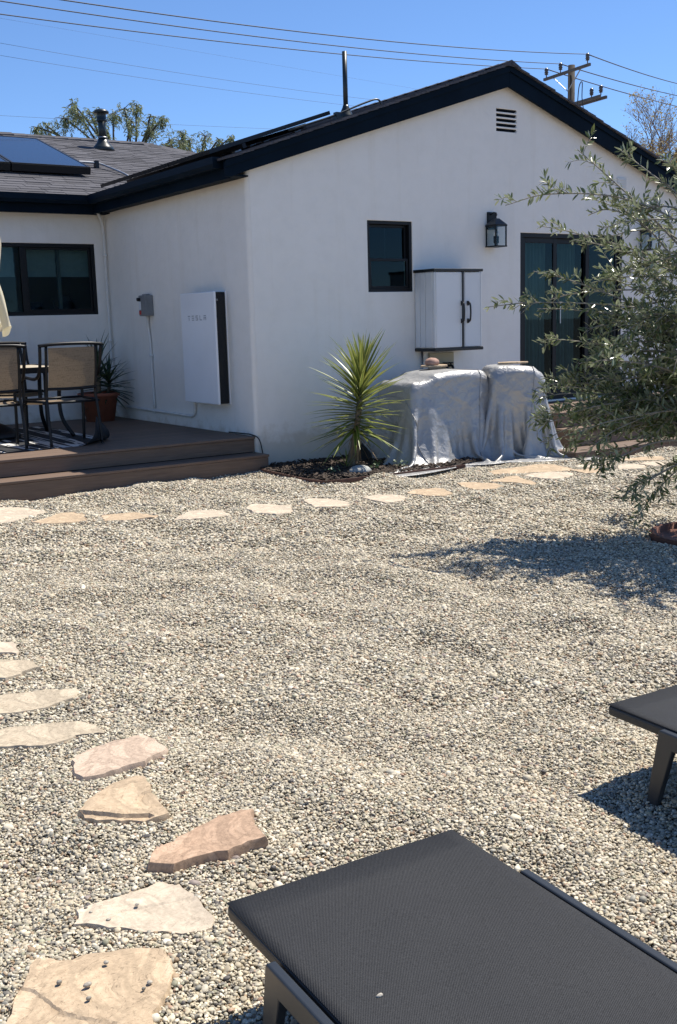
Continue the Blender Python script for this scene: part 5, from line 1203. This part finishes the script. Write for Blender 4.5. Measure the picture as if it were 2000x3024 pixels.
# ================================================================ TREES BEYOND THE HOUSE
def branch_tree(name, label, base, height, spread, seed, bark, leafmat, levels=4, leaf_n=6, leaf_s=.09, droop=.0, lean=(0,0), trunk_f=.45, cat='tree', lw=.3, r0=.12, gap=.0):
    r = random.Random(seed); base = Vector(base); t = thing(name, label, cat, base, 'trees beyond the house'); w_ = MB(); lv = []
    def grow(p, d, ln, rad, lev):
        pts_ = [p]; dd = d.copy()
        for i in range(4):
            dd = (dd+Vector((r.uniform(-1,1),r.uniform(-1,1),r.uniform(-.6,.9)))*.17+Vector((0,0,-droop*.16*max(0,(levels-lev))/levels if lev < 2 else .02))).normalized(); pts_.append(pts_[-1]+dd*ln/4)
        w_.tube(pts_, [rad*(1-.12*i) for i in range(5)], 6 if lev > 1 else 4, False)
        if lev == 0:
            if r.random() < gap: return
            for k in range(leaf_n):
                q = pts_[r.randint(1,4)]+Vector((r.uniform(-1,1),r.uniform(-1,1),r.uniform(-1,.6)))*leaf_s*1.8
                ld = (Vector((r.uniform(-1,1),r.uniform(-1,1),r.uniform(-.6,.6)))-Vector((0,0,droop*1.6))).normalized(); nn = Vector((r.uniform(-1,1),r.uniform(-1,1),r.uniform(-.3,1))); nn = (nn-ld*nn.dot(ld)).normalized(); lv.append((q, ld, nn, leaf_s*r.uniform(.7,1.5), leaf_s*lw*r.uniform(.7,1.2)))
            return
        for k in range(r.choice((2,3,3)) if lev < levels else 4):
            a = r.uniform(0,6.28); nd = (dd*r.uniform(.7,1.1)+Vector((math.cos(a),math.sin(a),r.uniform(-.1,.5)))*spread).normalized(); grow(pts_[r.choice((2,3,4,4))], nd, ln*r.uniform(.62,.85), rad*.62, lev-1)
    tr = [base]; 
    for i in range(1,6): tr.append(base+Vector((lean[0]*i/5, lean[1]*i/5, height*trunk_f*i/5)))
    w_.tube(tr, [r0*(1-.08*i) for i in range(6)], 8, False)
    grow(tr[-1], Vector((0,0,1)), height*(1-trunk_f)*.42, r0*.6, levels); w_.build('trunk', bark, t, True); tag(leaf_cloud(lv, 'crown', leafmat, t), kind='stuff'); return t
FB = simple('dark_far_bark', (.075,.06,.05), .9); PB2 = simple('pale_far_bark', (.20,.15,.12), .9)
PEP = leaf_material('pepper_tree_leaf', (.20,.235,.11), (.23,.26,.14), .5, None, .4); YEL = leaf_material('yellow_spring_leaf', (.36,.27,.08), (.38,.30,.11), .6, None, .35)
def weeping_tree(label, base, fork, clumps, seed, n_str=25):
    """pepper tree: bent dark limbs carrying clumps of hanging feathery strands"""
    r = random.Random(seed); base = Vector(base); fork = Vector(fork); t = thing('pepper_tree', label, 'tree', base, 'trees beyond the house'); w_ = MB(); lv = []
    w_.tube(smooth_path([base, base.lerp(fork,.5)+Vector((.15,.1,0)), fork], 5), [.2-.008*i for i in range(11)], 8)
    for c, R_ in clumps:
        c = Vector(c); m_ = fork.lerp(c, .5)+Vector((r.uniform(-.2,.2), r.uniform(-.2,.2), r.uniform(-.25,.05)))
        pt = smooth_path([fork+Vector((0,0,-.2)), fork.lerp(m_,.6), m_, m_.lerp(c,.6)+Vector((0,0,.08)), c+Vector((0,0,R_*.4))], 4); w_.tube(pt, [.036*(1-.85*i/len(pt))+.005 for i in range(len(pt))], 6, False)
        for k in range(n_str):
            d = Vector((r.gauss(0,1), r.gauss(0,1), r.gauss(0,1))).normalized(); p0 = c+d*R_*r.uniform(.2,1.0)*Vector((1,1,.8)).length/1.6; ln = R_*r.uniform(.5,1.5); sway = Vector((r.uniform(-.3,.3), r.uniform(-.3,.3), 0))
            if k < 7: w_.tube([c+Vector((0,0,R_*.3)), c.lerp(p0,.6)+Vector((0,0,R_*.15)), p0], [.010,.007,.004], 4, False)
            nl = int(ln/.03)+3
            for j in range(nl):
                f = j/nl; q = p0+sway*ln*f-Vector((0,0,ln*f*f)); ld = (Vector((r.uniform(-1,1), r.uniform(-1,1), r.uniform(-1.4,.1)))).normalized(); nn = Vector((r.uniform(-1,1), r.uniform(-1,1), r.uniform(-.2,1))); nn = (nn-ld*nn.dot(ld)).normalized()
                lv.append((q, ld, nn, r.uniform(.06,.12), r.uniform(.008,.014)))
    w_.build('trunk', FB, t, True); tag(leaf_cloud(lv, 'crown', PEP, t), kind='stuff')
def clump_list(c0, right, sc, items, seed):
    r = random.Random(seed); o_ = []
    for dx, dz, R_ in items:
        dp = r.uniform(-.6,.6); o_.append(((c0[0]+right[0]*dx*sc-right[1]*dp, c0[1]+right[1]*dx*sc+right[0]*dp, c0[2]+dz*sc), R_*sc))
    return o_
weeping_tree('feathery drooping tree behind the roof flue', (4.35,12.8,0), (4.25,12.8,4.75), clump_list((4.056,12.666,5.576), (.928,-.373), .0097,
    [(-140,-8,22),(-105,5,26),(-85,45,20),(-78,20,18),(-50,12,30),(-20,-8,24),(0,38,18),(25,42,28),(52,52,20),(38,5,20),(80,22,28),(75,-8,22),(105,12,16),(-160,-10,14),(-30,30,14)], 4), 31)
weeping_tree('lower feathery tree between the flue and gable roof', (6.6,13.8,0), (6.5,13.8,4.95), clump_list((6.38,13.791,5.633), (.90,-.437), .01053,
    [(-45,5,22),(-18,22,20),(0,-4,28),(-22,-8,22),(32,-4,24),(66,2,20),(90,6,12),(18,-18,22),(-55,-12,16)], 6), 32)
branch_tree('bare_tree', 'thin bare-branched tree right of the utility pole', (16.9,10.9,0), 5.7, .62, 4, PB2, YEL, 7, 1, .05, .0, trunk_f=.42, gap=.7)
branch_tree('bare_tree', 'tree with sparse yellow leaves at the right edge', (17.8,10.0,0), 5.9, .62, 12, PB2, YEL, 7, 2, .06, .0, trunk_f=.42, gap=.45)
CY = leaf_material('cypress_leaf', (.012,.028,.012), (.02,.035,.015), .7)
rr = random.Random(3); lv = []
cb = Vector((22.1,12.35,0))
for k in range(9000):
    z = rr.uniform(.3,6.3); R_ = .75*min(1,(6.4-z)/2.2)**.7*math.sqrt(rr.random()); a = rr.uniform(0,6.28); d = Vector((math.cos(a)*.5,math.sin(a)*.5,rr.uniform(.2,1))).normalized(); nn = d.orthogonal().normalized()
    lv.append((cb+Vector((R_*math.cos(a),R_*math.sin(a),z)), d, nn, rr.uniform(.08,.18), .035))
t = thing('cypress_tree', 'dark narrow cypress tip at the far right edge', 'tree', cb, 'trees beyond the house'); tag(leaf_cloud(lv, 'crown', CY, t), kind='stuff'); MB().tube([cb, cb+Vector((0,0,5))], [.12,.03], 8).build('trunk', FB, t, True)
nb_ = thing('neighbour_house', 'red tiled roof corner of the next house at right edge', 'house', (15,3,0))
TILE = simple('clay_roof_tile', (.42,.20,.13), .8, var=.25, vscale=8, rand=.1)
MB().box(13.2,1.2,0,18.5,6.2,3.9).build('wall', STUCCO, nb_)
rf = MB().add([(12.9,.9,3.9),(18.8,.9,3.9),(18.8,3.7,4.9),(12.9,3.7,4.9),(12.9,6.5,3.9),(18.8,6.5,3.9)], [(0,1,2,3),(3,2,5,4),(0,3,4),(1,5,2)]).build('roof', TILE, nb_)
for i in range(28):
    x_ = 12.95+i*.21
    for j in range(7):
        f0, f1 = j/7, (j+1)/7; MB().tube([(x_,.9+2.8*f0,3.93+f0),(x_,.9+2.8*f1,3.92+f1)], [.085,.07], 6).build('tile', TILE, rf, True)
